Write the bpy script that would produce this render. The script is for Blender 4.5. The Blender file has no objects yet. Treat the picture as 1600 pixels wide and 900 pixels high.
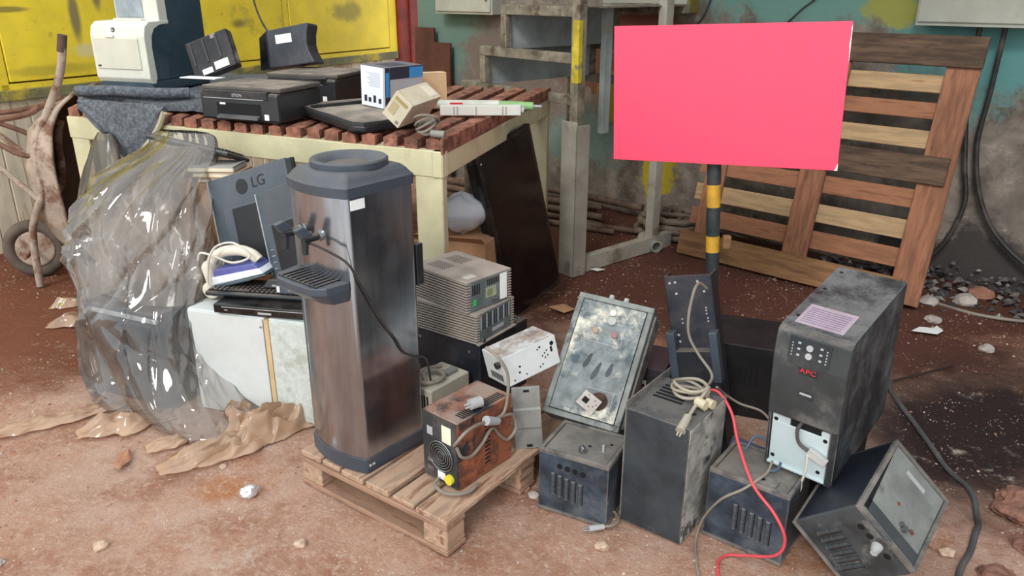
import bpy, bmesh, math, random
import numpy as np
from mathutils import Vector, Matrix, Euler, noise

R = math.radians
rnd = random.Random(7)
scene = bpy.context.scene
C = scene.collection

# ------------------------------------------------------------------ camera
cam_d = bpy.data.cameras.new('camera')
cam_d.sensor_fit = 'HORIZONTAL'
cam_d.sensor_width = 36.0
cam_d.lens = 36.0 * 1220.0 / 1600.0
cam_d.clip_start = 0.05
cam = bpy.data.objects.new('camera', cam_d)
cam.location = (0, 0, 1.62)
cam.rotation_euler = (R(90 - 21.0), 0, 0)
C.objects.link(cam)
scene.camera = cam

# ------------------------------------------------------------------ overcast sky, soft sun, exposure
world = bpy.data.worlds.new('overcast_sky')
scene.world = world
world.use_nodes = True
wn = world.node_tree.nodes
wn['Background'].inputs[0].default_value = (0.90, 0.96, 1.0, 1)
wn['Background'].inputs[1].default_value = 1.15
sun_d = bpy.data.lights.new('soft_sun', 'SUN')
sun_d.energy = 1.0
sun_d.angle = R(14)
sun_d.color = (1.0, 0.97, 0.93)
sun = bpy.data.objects.new('soft_sun', sun_d)
sun.rotation_euler = (R(52), 0, R(-22))
C.objects.link(sun)
scene.view_settings.view_transform = 'Standard'
scene.view_settings.look = 'None'
scene.view_settings.gamma = 1.0
scene.view_settings.use_curve_mapping = False
scene.view_settings.exposure = 0.55


# ------------------------------------------------------------------ helpers
def S(r, g, b):
    def f(c):
        c /= 255.0
        return c / 12.92 if c <= 0.04045 else ((c + 0.055) / 1.055) ** 2.4
    return (f(r), f(g), f(b), 1.0)


class MB:
    """collects faces of one part"""
    def __init__(self):
        self.v = []
        self.f = []

    def add(self, vs, fs, M=None):
        o = len(self.v)
        for p in vs:
            p = Vector(p)
            self.v.append(M @ p if M is not None else p)
        for f in fs:
            self.f.append(tuple(i + o for i in f))
        return self

    def box(self, x0, x1, y0, y1, z0, z1, M=None):
        vs = [(x0, y0, z0), (x1, y0, z0), (x1, y1, z0), (x0, y1, z0), (x0, y0, z1), (x1, y0, z1), (x1, y1, z1), (x0, y1, z1)]
        fs = [(0, 3, 2, 1), (4, 5, 6, 7), (0, 1, 5, 4), (1, 2, 6, 5), (2, 3, 7, 6), (3, 0, 4, 7)]
        return self.add(vs, fs, M)

    def hexa(self, pts):
        """8 points: bottom ring then top ring"""
        return self.add(pts, [(0, 3, 2, 1), (4, 5, 6, 7), (0, 1, 5, 4), (1, 2, 6, 5), (2, 3, 7, 6), (3, 0, 4, 7)])

    def cyl(self, p0, p1, r, n=14, r1=None):
        p0, p1 = Vector(p0), Vector(p1)
        r1 = r if r1 is None else r1
        q = (p1 - p0).to_track_quat('Z', 'Y')
        a = [p0 + q @ Vector((r * math.cos(2 * math.pi * i / n), r * math.sin(2 * math.pi * i / n), 0)) for i in range(n)]
        b = [p1 + q @ Vector((r1 * math.cos(2 * math.pi * i / n), r1 * math.sin(2 * math.pi * i / n), 0)) for i in range(n)]
        fs = [(i, (i + 1) % n, n + (i + 1) % n, n + i) for i in range(n)]
        fs += [tuple(range(n - 1, -1, -1)), tuple(range(n, 2 * n))]
        return self.add(a + b, fs)

    def prism(self, poly, a0, a1, axis='x'):
        """poly in the other two axes (in order), extruded along axis from a0 to a1"""
        def mk(p, a):
            if axis == 'x':
                return (a, p[0], p[1])
            if axis == 'y':
                return (p[0], a, p[1])
            return (p[0], p[1], a)
        n = len(poly)
        vs = [mk(p, a0) for p in poly] + [mk(p, a1) for p in poly]
        fs = [(i, (i + 1) % n, n + (i + 1) % n, n + i) for i in range(n)]
        fs += [tuple(range(n - 1, -1, -1)), tuple(range(n, 2 * n))]
        return self.add(vs, fs)

    def lathe(self, prof, n=28, c=(0, 0, 0), sx=1.0, sy=1.0):
        m = len(prof)
        vs = []
        for i in range(n):
            a = 2 * math.pi * i / n
            for r, z in prof:
                vs.append((c[0] + sx * r * math.cos(a), c[1] + sy * r * math.sin(a), c[2] + z))
        fs = []
        for i in range(n):
            j = (i + 1) % n
            for k in range(m - 1):
                fs.append((i * m + k, j * m + k, j * m + k + 1, i * m + k + 1))
        return self.add(vs, fs)

    def tube(self, pts, r, n=8, smooth=True, sub=6):
        pts = [Vector(p) for p in pts]
        if smooth and len(pts) > 2:
            out = []
            P = [pts[0] * 2 - pts[1]] + pts + [pts[-1] * 2 - pts[-2]]
            for i in range(1, len(P) - 2):
                a, b, c, d = P[i - 1], P[i], P[i + 1], P[i + 2]
                for k in range(sub):
                    t = k / sub
                    out.append(0.5 * ((2 * b) + (c - a) * t + (2 * a - 5 * b + 4 * c - d) * t * t + (3 * b - a - 3 * c + d) * t ** 3))
            out.append(pts[-1])
            pts = out
        m = len(pts)
        vs = []
        nrm = None
        for i, p in enumerate(pts):
            t = (pts[min(i + 1, m - 1)] - pts[max(i - 1, 0)])
            if t.length < 1e-9:
                t = Vector((0, 0, 1))
            t.normalize()
            if nrm is None:
                nrm = t.orthogonal().normalized()
            nrm = (nrm - t * nrm.dot(t))
            if nrm.length < 1e-6:
                nrm = t.orthogonal()
            nrm.normalize()
            bn = t.cross(nrm)
            for k in range(n):
                a = 2 * math.pi * k / n
                vs.append(p + nrm * (r * math.cos(a)) + bn * (r * math.sin(a)))
        fs = []
        for i in range(m - 1):
            for k in range(n):
                k2 = (k + 1) % n
                fs.append((i * n + k, i * n + k2, (i + 1) * n + k2, (i + 1) * n + k))
        fs += [tuple(range(n - 1, -1, -1)), tuple((m - 1) * n + k for k in range(n))]
        return self.add(vs, fs)

    def grid(self, fn, nu, nv, closed_u=False):
        vs = [fn(i / (nu if closed_u else nu - 1), j / (nv - 1)) for j in range(nv) for i in range(nu)]
        fs = []
        for j in range(nv - 1):
            for i in range(nu if closed_u else nu - 1):
                i2 = (i + 1) % nu
                fs.append((j * nu + i, j * nu + i2, (j + 1) * nu + i2, (j + 1) * nu + i))
        return self.add(vs, fs)

    def mesh(self, name, bevel=0.0, seg=2, smooth=False, angle=30):
        me = bpy.data.meshes.new(name)
        me.from_pydata([tuple(v) for v in self.v], [], self.f)
        bm = bmesh.new()
        bm.from_mesh(me)
        bmesh.ops.recalc_face_normals(bm, faces=bm.faces)
        if bevel > 0:
            es = [e for e in bm.edges if len(e.link_faces) == 2 and e.calc_face_angle(0) > R(angle)]
            bmesh.ops.bevel(bm, geom=es, offset=bevel, segments=seg, affect='EDGES', profile=0.5, clamp_overlap=True)
        if smooth:
            for f in bm.faces:
                f.smooth = True
            for e in bm.edges:
                if len(e.link_faces) == 2 and e.calc_face_angle(0) > R(38):
                    e.smooth = False
        bm.to_mesh(me)
        bm.free()
        return me

    def build(self, name, mat, parent=None, bevel=0.0, seg=2, smooth=False, loc=None, rot=None, label=None):
        me = self.mesh(name, bevel, seg, smooth)
        me.materials.append(mat)
        o = bpy.data.objects.new(name, me)
        C.objects.link(o)
        if parent is not None:
            o.parent = parent
        if loc is not None:
            o.location = loc
        if rot is not None:
            o.rotation_euler = [R(a) for a in rot]
        if label:
            o['label'] = label
        return o


def tag(o, label, cat, group=None):
    o['label'] = label
    o['category'] = cat
    if group:
        o['group'] = group
    return o


def struct(o):
    o['kind'] = 'structure'
    return o


def thing(name, label, cat, loc=(0, 0, 0), rot=(0, 0, 0), group=None):
    o = bpy.data.objects.new(name, None)
    o.empty_display_size = 0.1
    C.objects.link(o)
    o.location = loc
    o.rotation_euler = [R(a) for a in rot]      # XYZ order: Rz*Ry*Rx
    return tag(o, label, cat, group)


def share(name, me, parent, M):
    o = bpy.data.objects.new(name, me)
    C.objects.link(o)
    o.parent = parent
    o.matrix_local = M
    return o


def text(s, size, mat, parent, loc, rot, name='lettering', ext=0.0006, sx=1.0):
    cu = bpy.data.curves.new('tmp', 'FONT')
    cu.body = s
    cu.size = size
    cu.align_x = 'CENTER'
    cu.align_y = 'CENTER'
    cu.extrude = ext
    cu.resolution_u = 3
    t = bpy.data.objects.new('tmp', cu)
    C.objects.link(t)
    dg = bpy.context.evaluated_depsgraph_get()
    me = bpy.data.meshes.new_from_object(t.evaluated_get(dg))
    bpy.data.objects.remove(t)
    me.name = name
    me.materials.clear()
    me.materials.append(mat)
    o = bpy.data.objects.new(name, me)
    C.objects.link(o)
    o.parent = parent
    o.location = loc
    o.rotation_euler = [R(a) for a in rot]
    o.scale = (sx, 1, 1)
    return o


FRONT = (90, 0, 0)      # text readable from -y


# ------------------------------------------------------------------ materials
DUST = S(150, 133, 120)


def mat(name, col, rough=0.6, metal=0.0, var=0.15, vs=6.0, col2=None, s2=4.0, lo=0.5, hi=0.6, dust=0.0, dustcol=None,
        smear=0.0, bump=0.15, bs=40.0, stretch=None, spec=0.5, col3=None, s3=9.0, lo3=0.58, hi3=0.66, bdist=0.002, edge=None, er=0.006):
    m = bpy.data.materials.new(name)
    m.use_nodes = True
    nt = m.node_tree
    N, L = nt.nodes, nt.links
    b = N['Principled BSDF']
    tc = N.new('ShaderNodeTexCoord')
    co = tc.outputs['Object']
    if stretch:
        mp = N.new('ShaderNodeMapping')
        mp.inputs['Scale'].default_value = stretch
        L.new(co, mp.inputs[0])
        cs = mp.outputs[0]
    else:
        cs = co

    def nz(scale, src, det=5.0, ro=0.6):
        n = N.new('ShaderNodeTexNoise')
        n.inputs['Scale'].default_value = scale
        n.inputs['Detail'].default_value = det
        n.inputs['Roughness'].default_value = ro
        L.new(src, n.inputs['Vector'])
        return n.outputs['Fac']

    def ramp(src, a, c_):
        r = N.new('ShaderNodeMapRange')
        r.inputs['From Min'].default_value = a
        r.inputs['From Max'].default_value = c_
        r.interpolation_type = 'SMOOTHSTEP'
        L.new(src, r.inputs['Value'])
        return r.outputs['Result']

    def mix(f, a, c_):
        x = N.new('ShaderNodeMix')
        x.data_type = 'RGBA'
        if isinstance(f, (int, float)):
            x.inputs[0].default_value = f
        else:
            L.new(f, x.inputs[0])
        for k, q in ((6, a), (7, c_)):
            if isinstance(q, tuple):
                x.inputs[k].default_value = q
            else:
                L.new(q, x.inputs[k])
        return x.outputs[2]

    def mul(a, c_):
        x = N.new('ShaderNodeMath')
        x.operation = 'MULTIPLY'
        for k, q in ((0, a), (1, c_)):
            if isinstance(q, (int, float)):
                x.inputs[k].default_value = q
            else:
                L.new(q, x.inputs[k])
        return x.outputs[0]
    dk = tuple(max(0, c_ * (1 - var * 1.6)) for c_ in col[:3]) + (1,)
    lt = tuple(min(1, c_ * (1 + var * 1.6)) for c_ in col[:3]) + (1,)
    out = mix(ramp(nz(vs, cs), 0.3, 0.7), dk, lt)
    rf = None
    if col2 is not None:
        out = mix(ramp(nz(s2, cs, 7.0, 0.68), lo, hi), out, col2)
    if col3 is not None:
        out = mix(ramp(nz(s3, cs, 7.0, 0.7), lo3, hi3), out, col3)
    if edge is not None:
        bv = N.new('ShaderNodeBevel')
        bv.samples = 4
        bv.inputs['Radius'].default_value = er
        g2 = N.new('ShaderNodeNewGeometry')
        dp = N.new('ShaderNodeVectorMath')
        dp.operation = 'DOT_PRODUCT'
        L.new(bv.outputs[0], dp.inputs[0])
        L.new(g2.outputs['True Normal'], dp.inputs[1])
        em = N.new('ShaderNodeMapRange')
        em.inputs['From Min'].default_value = 0.995
        em.inputs['From Max'].default_value = 0.8
        L.new(dp.outputs['Value'], em.inputs['Value'])
        out = mix(mul(em.outputs['Result'], ramp(nz(16.0, co, 6.0, 0.7), 0.32, 0.6)), out, edge)
    if dust > 0 or smear > 0:
        ge = N.new('ShaderNodeNewGeometry')
        sp = N.new('ShaderNodeSeparateXYZ')
        L.new(ge.outputs['True Normal'], sp.inputs[0])
        up = ramp(sp.outputs['Z'], 0.25, 0.9)
        n1 = ramp(nz(5.5, co, 7.0, 0.75), 0.34, 0.58)
        f1 = mul(mul(up, n1), dust)
        f2 = mul(ramp(nz(7.0, co, 8.0, 0.72), 0.42, 0.72), smear)
        mx = N.new('ShaderNodeMath')
        mx.operation = 'MAXIMUM'
        L.new(f1, mx.inputs[0])
        L.new(f2, mx.inputs[1])
        rf = mx.outputs[0]
        out = mix(rf, out, dustcol or DUST)
    L.new(out, b.inputs['Base Color'])
    b.inputs['Roughness'].default_value = rough
    b.inputs['Metallic'].default_value = metal
    b.inputs['Specular IOR Level'].default_value = spec
    if rf is not None:
        rr = N.new('ShaderNodeMapRange')
        rr.inputs['To Min'].default_value = rough
        rr.inputs['To Max'].default_value = 0.95
        L.new(rf, rr.inputs['Value'])
        L.new(rr.outputs['Result'], b.inputs['Roughness'])
        if metal > 0:
            mm = N.new('ShaderNodeMapRange')
            mm.inputs['To Min'].default_value = metal
            mm.inputs['To Max'].default_value = 0.0
            L.new(rf, mm.inputs['Value'])
            L.new(mm.outputs['Result'], b.inputs['Metallic'])
    if bump > 0:
        bu = N.new('ShaderNodeBump')
        bu.inputs['Strength'].default_value = bump
        bu.inputs['Distance'].default_value = bdist
        L.new(nz(bs, cs, 4.0), bu.inputs['Height'])
        L.new(bu.outputs[0], b.inputs['Normal'])
    return m


def emat(name, col):
    return mat(name, col, var=0.02, bump=0)


BLACK = mat('black_plastic', S(27, 30, 34), 0.38, dust=0.45, smear=0.04, bump=0.05)
BLACKCLEAN = mat('glossy_black', S(14, 15, 18), 0.18, var=0.1, smear=0.12, bump=0)
DARKHOLE = mat('dark_void', S(9, 9, 11), 0.9, bump=0)
NAVYBLK = mat('black_steel_worn', S(44, 55, 68), 0.45, 0.0, var=0.3, vs=9, dust=0.85, smear=0.26, dustcol=S(136, 132, 126), bump=0.2, col2=S(76, 86, 96), s2=11, lo=0.5, hi=0.72, col3=S(150, 148, 142), s3=30, lo3=0.66, hi3=0.72, edge=S(150, 142, 130))
NAVYDARK = mat('black_steel_clean', S(22, 26, 36), 0.5, var=0.2, dust=0.5, smear=0.12, bump=0.1)
WORNGREY = mat('worn_grey_paint', S(96, 100, 98), 0.7, var=0.3, vs=14, col2=S(44, 50, 54), s2=7, lo=0.5, hi=0.66, col3=S(176, 170, 155), s3=10, lo3=0.56, hi3=0.68, bump=0.3)
CREAMPAINT = mat('cream_green_paint', S(200, 193, 156), 0.6, var=0.1, vs=3, col2=S(168, 138, 88), s2=5, lo=0.6, hi=0.75, smear=0.15, bump=0.1, edge=S(150, 116, 80))
RUST = mat('rusted_steel', S(142, 92, 72), 0.85, var=0.35, vs=18, col2=S(92, 64, 54), s2=12, lo=0.5, hi=0.66, col3=S(172, 140, 122), s3=20, lo3=0.6, hi3=0.72, bump=0.8, bs=60, bdist=0.004)
RUSTORANGE = mat('orange_rust', S(134, 76, 50), 0.85, var=0.3, vs=20, col2=S(92, 56, 44), s2=14, lo=0.45, hi=0.65, bump=0.6, bs=70)
WHITEMETAL = mat('white_sheet_metal', S(212, 214, 212), 0.5, var=0.05, smear=0.18, dust=0.9, dustcol=S(142, 122, 108), bump=0.05)
WHITEPLAS = mat('white_plastic', S(226, 224, 212), 0.45, var=0.03, smear=0.1, dust=0.1, bump=0.02)
WHITE = mat('white_print', S(235, 235, 232), 0.6, var=0.03, bump=0)
CREAM = mat('cream_card', S(205, 194, 168), 0.8, var=0.08, smear=0.25, bump=0.1)
CARD = mat('brown_cardboard', S(176, 132, 96), 0.9, var=0.1, smear=0.2, bump=0.2)
PALEGREY = mat('pale_grey_plastic', S(170, 172, 172), 0.5, var=0.05, smear=0.2, dust=0.5, bump=0.05)
CABLEGREY = mat('grey_cable', S(132, 122, 110), 0.6, var=0.15, bump=0.05)
CABLEBLACK = mat('black_cable', S(38, 36, 36), 0.6, var=0.2, smear=0.3, bump=0.05)
CABLERED = mat('red_cable', S(206, 72, 80), 0.5, var=0.1, bump=0.0)
CABLEWHITE = mat('white_cable', S(205, 198, 186), 0.5, var=0.1, bump=0.0)
CHROME = mat('dull_chrome', S(170, 170, 170), 0.3, 0.9, bump=0.1)
GREEN = emat('green_print', S(50, 160, 80))
YELLOWP = emat('yellow_plastic', S(222, 208, 60))
REDP = emat('red_print', S(214, 48, 56))
# ------------------------------------------------------------------ ground
def clod(x, y):
    # broken clods of earth at the lower right
    if x < 1.1 or y > 2.5:
        return 0.0
    k = min(1, max(0, (x - 1.2) / 0.25)) * min(1, max(0, (2.38 + 0.25 * (x - 1.5) - y) / 0.2))
    c_ = noise.noise(Vector((x * 4.5, y * 4.5, 2.0)))
    return k * (0.028 + 0.035 * max(-0.4, c_) + 0.012 * noise.noise(Vector((x * 14, y * 14, 1))))


def ground_z(x, y):
    p = Vector((x, y, 0.3))
    return 0.011 * noise.noise(p * 2.3) + 0.007 * noise.noise(p * 6.0) + 0.0045 * noise.noise(p * 17.0) - 0.004 + clod(x, y)


def ground_mat():
    m = bpy.data.materials.new('red_earth')
    m.use_nodes = True
    N, L = m.node_tree.nodes, m.node_tree.links
    b = N['Principled BSDF']
    tc = N.new('ShaderNodeTexCoord')
    co = tc.outputs['Object']

    def nz(s, det=6, ro=0.65):
        n = N.new('ShaderNodeTexNoise')
        n.inputs['Scale'].default_value = s
        n.inputs['Detail'].default_value = det
        n.inputs['Roughness'].default_value = ro
        L.new(co, n.inputs['Vector'])
        return n.outputs['Fac']

    def rp(src, a, c_):
        r = N.new('ShaderNodeMapRange')
        r.interpolation_type = 'SMOOTHSTEP'
        r.inputs['From Min'].default_value = a
        r.inputs['From Max'].default_value = c_
        L.new(src, r.inputs['Value'])
        return r.outputs['Result']

    def mix(f, a, c_):
        x = N.new('ShaderNodeMix')
        x.data_type = 'RGBA'
        L.new(f, x.inputs[0])
        for k, q in ((6, a), (7, c_)):
            if isinstance(q, tuple):
                x.inputs[k].default_value = q
            else:
                L.new(q, x.inputs[k])
        return x.outputs[2]

    def math_(op, a, c_):
        x = N.new('ShaderNodeMath')
        x.operation = op
        for k, q in ((0, a), (1, c_)):
            if isinstance(q, (int, float)):
                x.inputs[k].default_value = q
            else:
                L.new(q, x.inputs[k])
        return x.outputs[0]

    def blob(cx, cy, rx, ry, rot, wob, a, c_):
        mp = N.new('ShaderNodeMapping')
        mp.vector_type = 'TEXTURE'
        mp.inputs['Location'].default_value = (cx, cy, 0)
        mp.inputs['Rotation'].default_value = (0, 0, R(rot))
        mp.inputs['Scale'].default_value = (rx, ry, 1)
        L.new(co, mp.inputs[0])
        ln = N.new('ShaderNodeVectorMath')
        ln.operation = 'LENGTH'
        L.new(mp.outputs[0], ln.inputs[0])
        d = math_('ADD', ln.outputs['Value'], math_('MULTIPLY', math_('SUBTRACT', nz(wob, 7, 0.7), 0.5), 1.3))
        return rp(d, c_, a)
    base = mix(rp(nz(1.1), 0.35, 0.65), S(186, 142, 118), S(196, 164, 146))
    base = mix(rp(nz(3.5, 8, 0.7), 0.42, 0.66), base, S(162, 114, 90))
    base = mix(rp(nz(1.6, 6, 0.6), 0.54, 0.7), base, S(180, 118, 78))
    base = mix(rp(nz(40, 4, 0.8), 0.45, 0.75), base, S(204, 174, 154))
    # redder, moister earth further back, with indoor shade painted into the colour
    damp_shade = blob(-2.6, 4.3, 1.6, 1.3, 20, 1.8, 0.75, 1.25)
    base = mix(damp_shade, base, S(126, 78, 56))
    deep = blob(1.2, 5.0, 2.4, 1.75, -35, 1.6, 0.8, 1.2)
    base = mix(deep, base, S(102, 64, 52))
    painted_shade = blob(1.95, 2.75, 0.95, 0.6, 28, 1.5, 0.35, 1.15)  # shadow at the lower right, painted into the ground colour
    base = mix(painted_shade, base, S(52, 38, 37))
    chalk = rp(nz(1.9, 9, 0.75), 0.57, 0.70)
    chalk = math_('MULTIPLY', chalk, rp(nz(22, 5, 0.7), 0.45, 0.6))
    base = mix(chalk, base, S(205, 190, 175))
    v = N.new('ShaderNodeTexVoronoi')
    v.inputs['Scale'].default_value = 60
    L.new(co, v.inputs['Vector'])
    sp = math_('MULTIPLY', math_('LESS_THAN', v.outputs['Distance'], 0.2), rp(nz(6, 5, 0.7), 0.5, 0.62))
    base = mix(sp, base, S(214, 196, 180))
    L.new(base, b.inputs['Base Color'])
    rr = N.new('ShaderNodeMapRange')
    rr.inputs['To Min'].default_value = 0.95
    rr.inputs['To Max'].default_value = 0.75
    L.new(painted_shade, rr.inputs['Value'])
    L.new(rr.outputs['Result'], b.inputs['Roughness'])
    b.inputs['Specular IOR Level'].default_value = 0.25
    bu = N.new('ShaderNodeBump')
    bu.inputs['Strength'].default_value = 0.9
    bu.inputs['Distance'].default_value = 0.016
    h = math_('ADD', nz(26, 8, 0.75), math_('MULTIPLY', nz(120, 4, 0.7), 0.5))
    L.new(h, bu.inputs['Height'])
    L.new(bu.outputs[0], b.inputs['Normal'])
    return m


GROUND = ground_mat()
mb = MB()
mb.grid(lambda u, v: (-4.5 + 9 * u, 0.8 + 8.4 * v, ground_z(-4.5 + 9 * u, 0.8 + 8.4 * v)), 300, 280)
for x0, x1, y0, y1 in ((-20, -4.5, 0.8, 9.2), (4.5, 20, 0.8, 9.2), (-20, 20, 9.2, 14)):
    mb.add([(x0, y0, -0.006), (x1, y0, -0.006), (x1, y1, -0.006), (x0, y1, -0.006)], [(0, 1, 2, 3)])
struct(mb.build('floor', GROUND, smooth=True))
# unseen ground behind the camera, added pale to brighten reflections
mb = MB()
mb.add([(-20, -20, -0.006), (20, -20, -0.006), (20, 0.8, -0.006), (-20, 0.8, -0.006)], [(0, 1, 2, 3)])
struct(mb.build('floor', mat('pale_bounce_ground', S(206, 200, 192), 0.9, var=0.06, vs=1.5, bump=0.2)))  # added unseen ground behind the camera

# ------------------------------------------------------------------ back wall (right of the corner)
WC = Vector((-0.97, 7.5, 0))            # the room corner
WD = Vector((0.7523, -0.6588, 0))       # along the wall towards the right
WN = Vector((-0.6588, -0.7523, 0))      # out of the wall into the yard
wall_rot = math.degrees(math.atan2(WD.y, WD.x))


def add_patches(m, patches, nscale=4.0):
    """old paint patches with ragged edges: (x, z, rx, rz, colour, raggedness, inner, outer, strength)"""
    N, L = m.node_tree.nodes, m.node_tree.links
    b = N['Principled BSDF']
    src = b.inputs['Base Color'].links[0].from_socket
    tc = N.new('ShaderNodeTexCoord')
    n = N.new('ShaderNodeTexNoise')
    n.inputs['Scale'].default_value = nscale
    n.inputs['Detail'].default_value = 9
    n.inputs['Roughness'].default_value = 0.75
    L.new(tc.outputs['Object'], n.inputs['Vector'])
    for p in patches:
        cx, cz, rx, rz, col, wob = p[:6]
        a, c_, fac = (tuple(p[6:]) + (0.7, 1.1, 1.0)[len(p) - 6:])[:3]
        mp = N.new('ShaderNodeMapping')
        mp.vector_type = 'TEXTURE'
        mp.inputs['Location'].default_value = (cx, 0, cz)
        mp.inputs['Scale'].default_value = (rx, 50, rz)
        L.new(tc.outputs['Object'], mp.inputs[0])
        ln = N.new('ShaderNodeVectorMath')
        ln.operation = 'LENGTH'
        L.new(mp.outputs[0], ln.inputs[0])
        a1 = N.new('ShaderNodeMath')
        a1.operation = 'MULTIPLY_ADD'
        a1.inputs[1].default_value = wob * 2
        a1.inputs[2].default_value = -wob
        L.new(n.outputs['Fac'], a1.inputs[0])
        a2 = N.new('ShaderNodeMath')
        a2.operation = 'ADD'
        L.new(ln.outputs['Value'], a2.inputs[0])
        L.new(a1.outputs[0], a2.inputs[1])
        r = N.new('ShaderNodeMapRange')
        r.interpolation_type = 'SMOOTHSTEP'
        r.inputs['From Min'].default_value = c_
        r.inputs['From Max'].default_value = a
        r.inputs['To Max'].default_value = fac
        L.new(a2.outputs[0], r.inputs['Value'])
        x = N.new('ShaderNodeMix')
        x.data_type = 'RGBA'
        L.new(r.outputs['Result'], x.inputs[0])
        L.new(src, x.inputs[6])
        x.inputs[7].default_value = col
        src = x.outputs[2]
    L.new(src, b.inputs['Base Color'])
    return m


def wall_mat():
    m = mat('painted_concrete', S(132, 122, 112), 0.9, var=0.25, vs=3.5, col2=S(90, 80, 72), s2=3.4, lo=0.46, hi=0.66, col3=S(160, 152, 142), s3=7, lo3=0.56, hi3=0.68, bump=0.7, bs=22, bdist=0.008)
    GA, GB = S(104, 130, 120), S(112, 152, 142)
    return add_patches(m, [
        (0.45, 1.25, 0.5, 0.5, GA, 1.6), (0.2, 0.9, 0.25, 0.4, S(80, 104, 78), 1.0),
        (3.75, 1.75, 0.85, 0.42, GB, 1.2), (4.85, 1.5, 0.75, 0.55, S(96, 148, 146), 1.0), (4.2, 1.5, 0.2, 0.1, S(156, 156, 80), 1.6),
        (2.0, 0.5, 0.4, 0.25, S(112, 134, 126), 1.3), (2.72, 0.34, 0.17, 0.2, S(178, 158, 44), 1.5, 0.8, 1.0),
        (2.1, 1.05, 0.5, 0.22, S(104, 66, 50), 1.3), (2.35, 0.85, 0.2, 0.2, S(150, 124, 50), 1.3),
        (2.5, 1.38, 0.5, 0.08, S(98, 52, 44), 0.6), (4.9, 0.1, 0.7, 0.22, S(66, 60, 58), 1.2), (1.3, 0.9, 0.6, 0.5, S(118, 104, 96), 1.5)])


mb = MB()
mb.box(0.17, 8.0, 0.0, 0.2, -0.05, 3.2)
wall = struct(mb.build('wall_back', wall_mat(), loc=WC, rot=(0, 0, wall_rot)))

# ------------------------------------------------------------------ yellow gate (left of the corner)
G0 = Vector((-3.272, 4.722, 0))
GD = Vector((0.521, 0.8535, 0))
gate_rot = math.degrees(math.atan2(GD.y, GD.x))
YEL = mat('yellow_gate_paint', S(244, 216, 58), 0.5, var=0.07, vs=3, col2=S(176, 160, 70), s2=2.6, lo=0.58, hi=0.72, col3=S(116, 108, 80), s3=1.9, lo3=0.63, hi3=0.7, smear=0.06, bump=0.08, bs=12)
add_patches(YEL, [(0.36, 1.5, 0.16, 0.022, S(128, 112, 60), 0.25, 0.5, 1.1, 0.8), (0.78, 1.45, 0.045, 0.2, S(112, 104, 84), 0.3, 0.4, 1.1, 0.85), (0.95, 1.62, 0.04, 0.16, S(112, 104, 84), 0.3, 0.4, 1.1, 0.85), (0.83, 1.24, 0.12, 0.05, S(222, 214, 170), 0.6, 0.4, 1.1, 0.7), (0.55, 1.13, 0.35, 0.04, S(190, 170, 60), 0.8, 0.4, 1.1, 0.7),
                 (2.1, 1.36, 0.1, 0.05, S(120, 108, 66), 0.4, 0.3, 1.1, 0.8), (3.35, 1.42, 0.25, 0.1, S(150, 134, 60), 1.0, 0.4, 1.1, 0.8)])
LIMEW = mat('peeling_whitewash', S(222, 210, 186), 0.85, var=0.14, vs=6, col2=S(168, 128, 84), s2=5, lo=0.52, hi=0.66, col3=S(120, 110, 96), s3=9, lo3=0.6, hi3=0.7, stretch=(1, 1, 0.25), bump=0.3)
REDPAINT = mat('dark_red_paint', S(128, 42, 34), 0.6, var=0.15, vs=8, smear=0.1, bump=0.1)
gate = bpy.data.objects.new('door_1', None)
C.objects.link(gate)
gate.location = G0
gate.rotation_euler = (0, 0, R(gate_rot))
gate['kind'] = 'structure'
gate['label'] = 'yellow steel gate with grey spray marks and whitewashed planks below'
# local x along gate (to the right / back), local -y faces the yard
mb = MB()
mb.box(-1.2, 4.05, 0.015, 0.04, 1.0, 2.9)
mb.build('shadow_gap_sheet', mat('shadow_gap_backing', S(60, 48, 30), 0.9), gate)  # dark sheet stands in for the shadow in the panel gaps
for a, c_ in ((-1.2, -1.16), (0.235, 0.285), (1.42, 1.465), (2.572, 2.634), (3.935, 4.05)):
    mb = MB()
    mb.box(a, c_, -0.02, 0.015, 1.03, 2.9)
    mb.build('stile', YEL, gate, bevel=0.003)
mb = MB()
mb.box(-1.16, 3.935, -0.02, 0.015, 1.03, 1.066)
mb.build('bottom_stile', YEL, gate, bevel=0.003)
for a, c_ in ((-1.152, 0.227), (0.293, 1.412), (1.473, 2.564), (2.642, 3.927)):
    mb = MB()
    mb.box(a, c_, -0.024, 0.012, 1.075, 2.88)
    mb.build('panel', YEL, gate, bevel=0.006)
mb = MB()
mb.box(-1.2, 4.05, -0.03, 0.0, 0.965, 1.03)
mb.build('rail', mat('grey_green_rail', S(120, 118, 84), 0.7, var=0.2, vs=4, col2=S(190, 168, 60), s2=2, lo=0.5, hi=0.6), gate, bevel=0.004)
x = -1.2
while x < 4.0:
    w = 0.115 + rnd.uniform(-0.01, 0.01)
    mb = MB()
    mb.box(x + 0.003, x + w - 0.004, 0.0 + rnd.uniform(-0.008, 0.004), 0.035, 0.035, 0.968)
    mb.build('plank', LIMEW, gate, bevel=0.004, seg=1)
    x += w
mb = MB()
mb.box(-1.2, 4.05, -0.01, 0.06, -0.02, 0.04)
mb.build('sill', RUST, gate, bevel=0.005)
mb = MB()
mb.box(4.06, 4.42, -0.06, 0.08, -0.02, 3.0)
mb.box(4.2, 4.26, -0.085, -0.06, -0.02, 3.0)
struct(mb.build('trim_1', REDPAINT, bevel=0.006, loc=G0, rot=(0, 0, gate_rot)))

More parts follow.
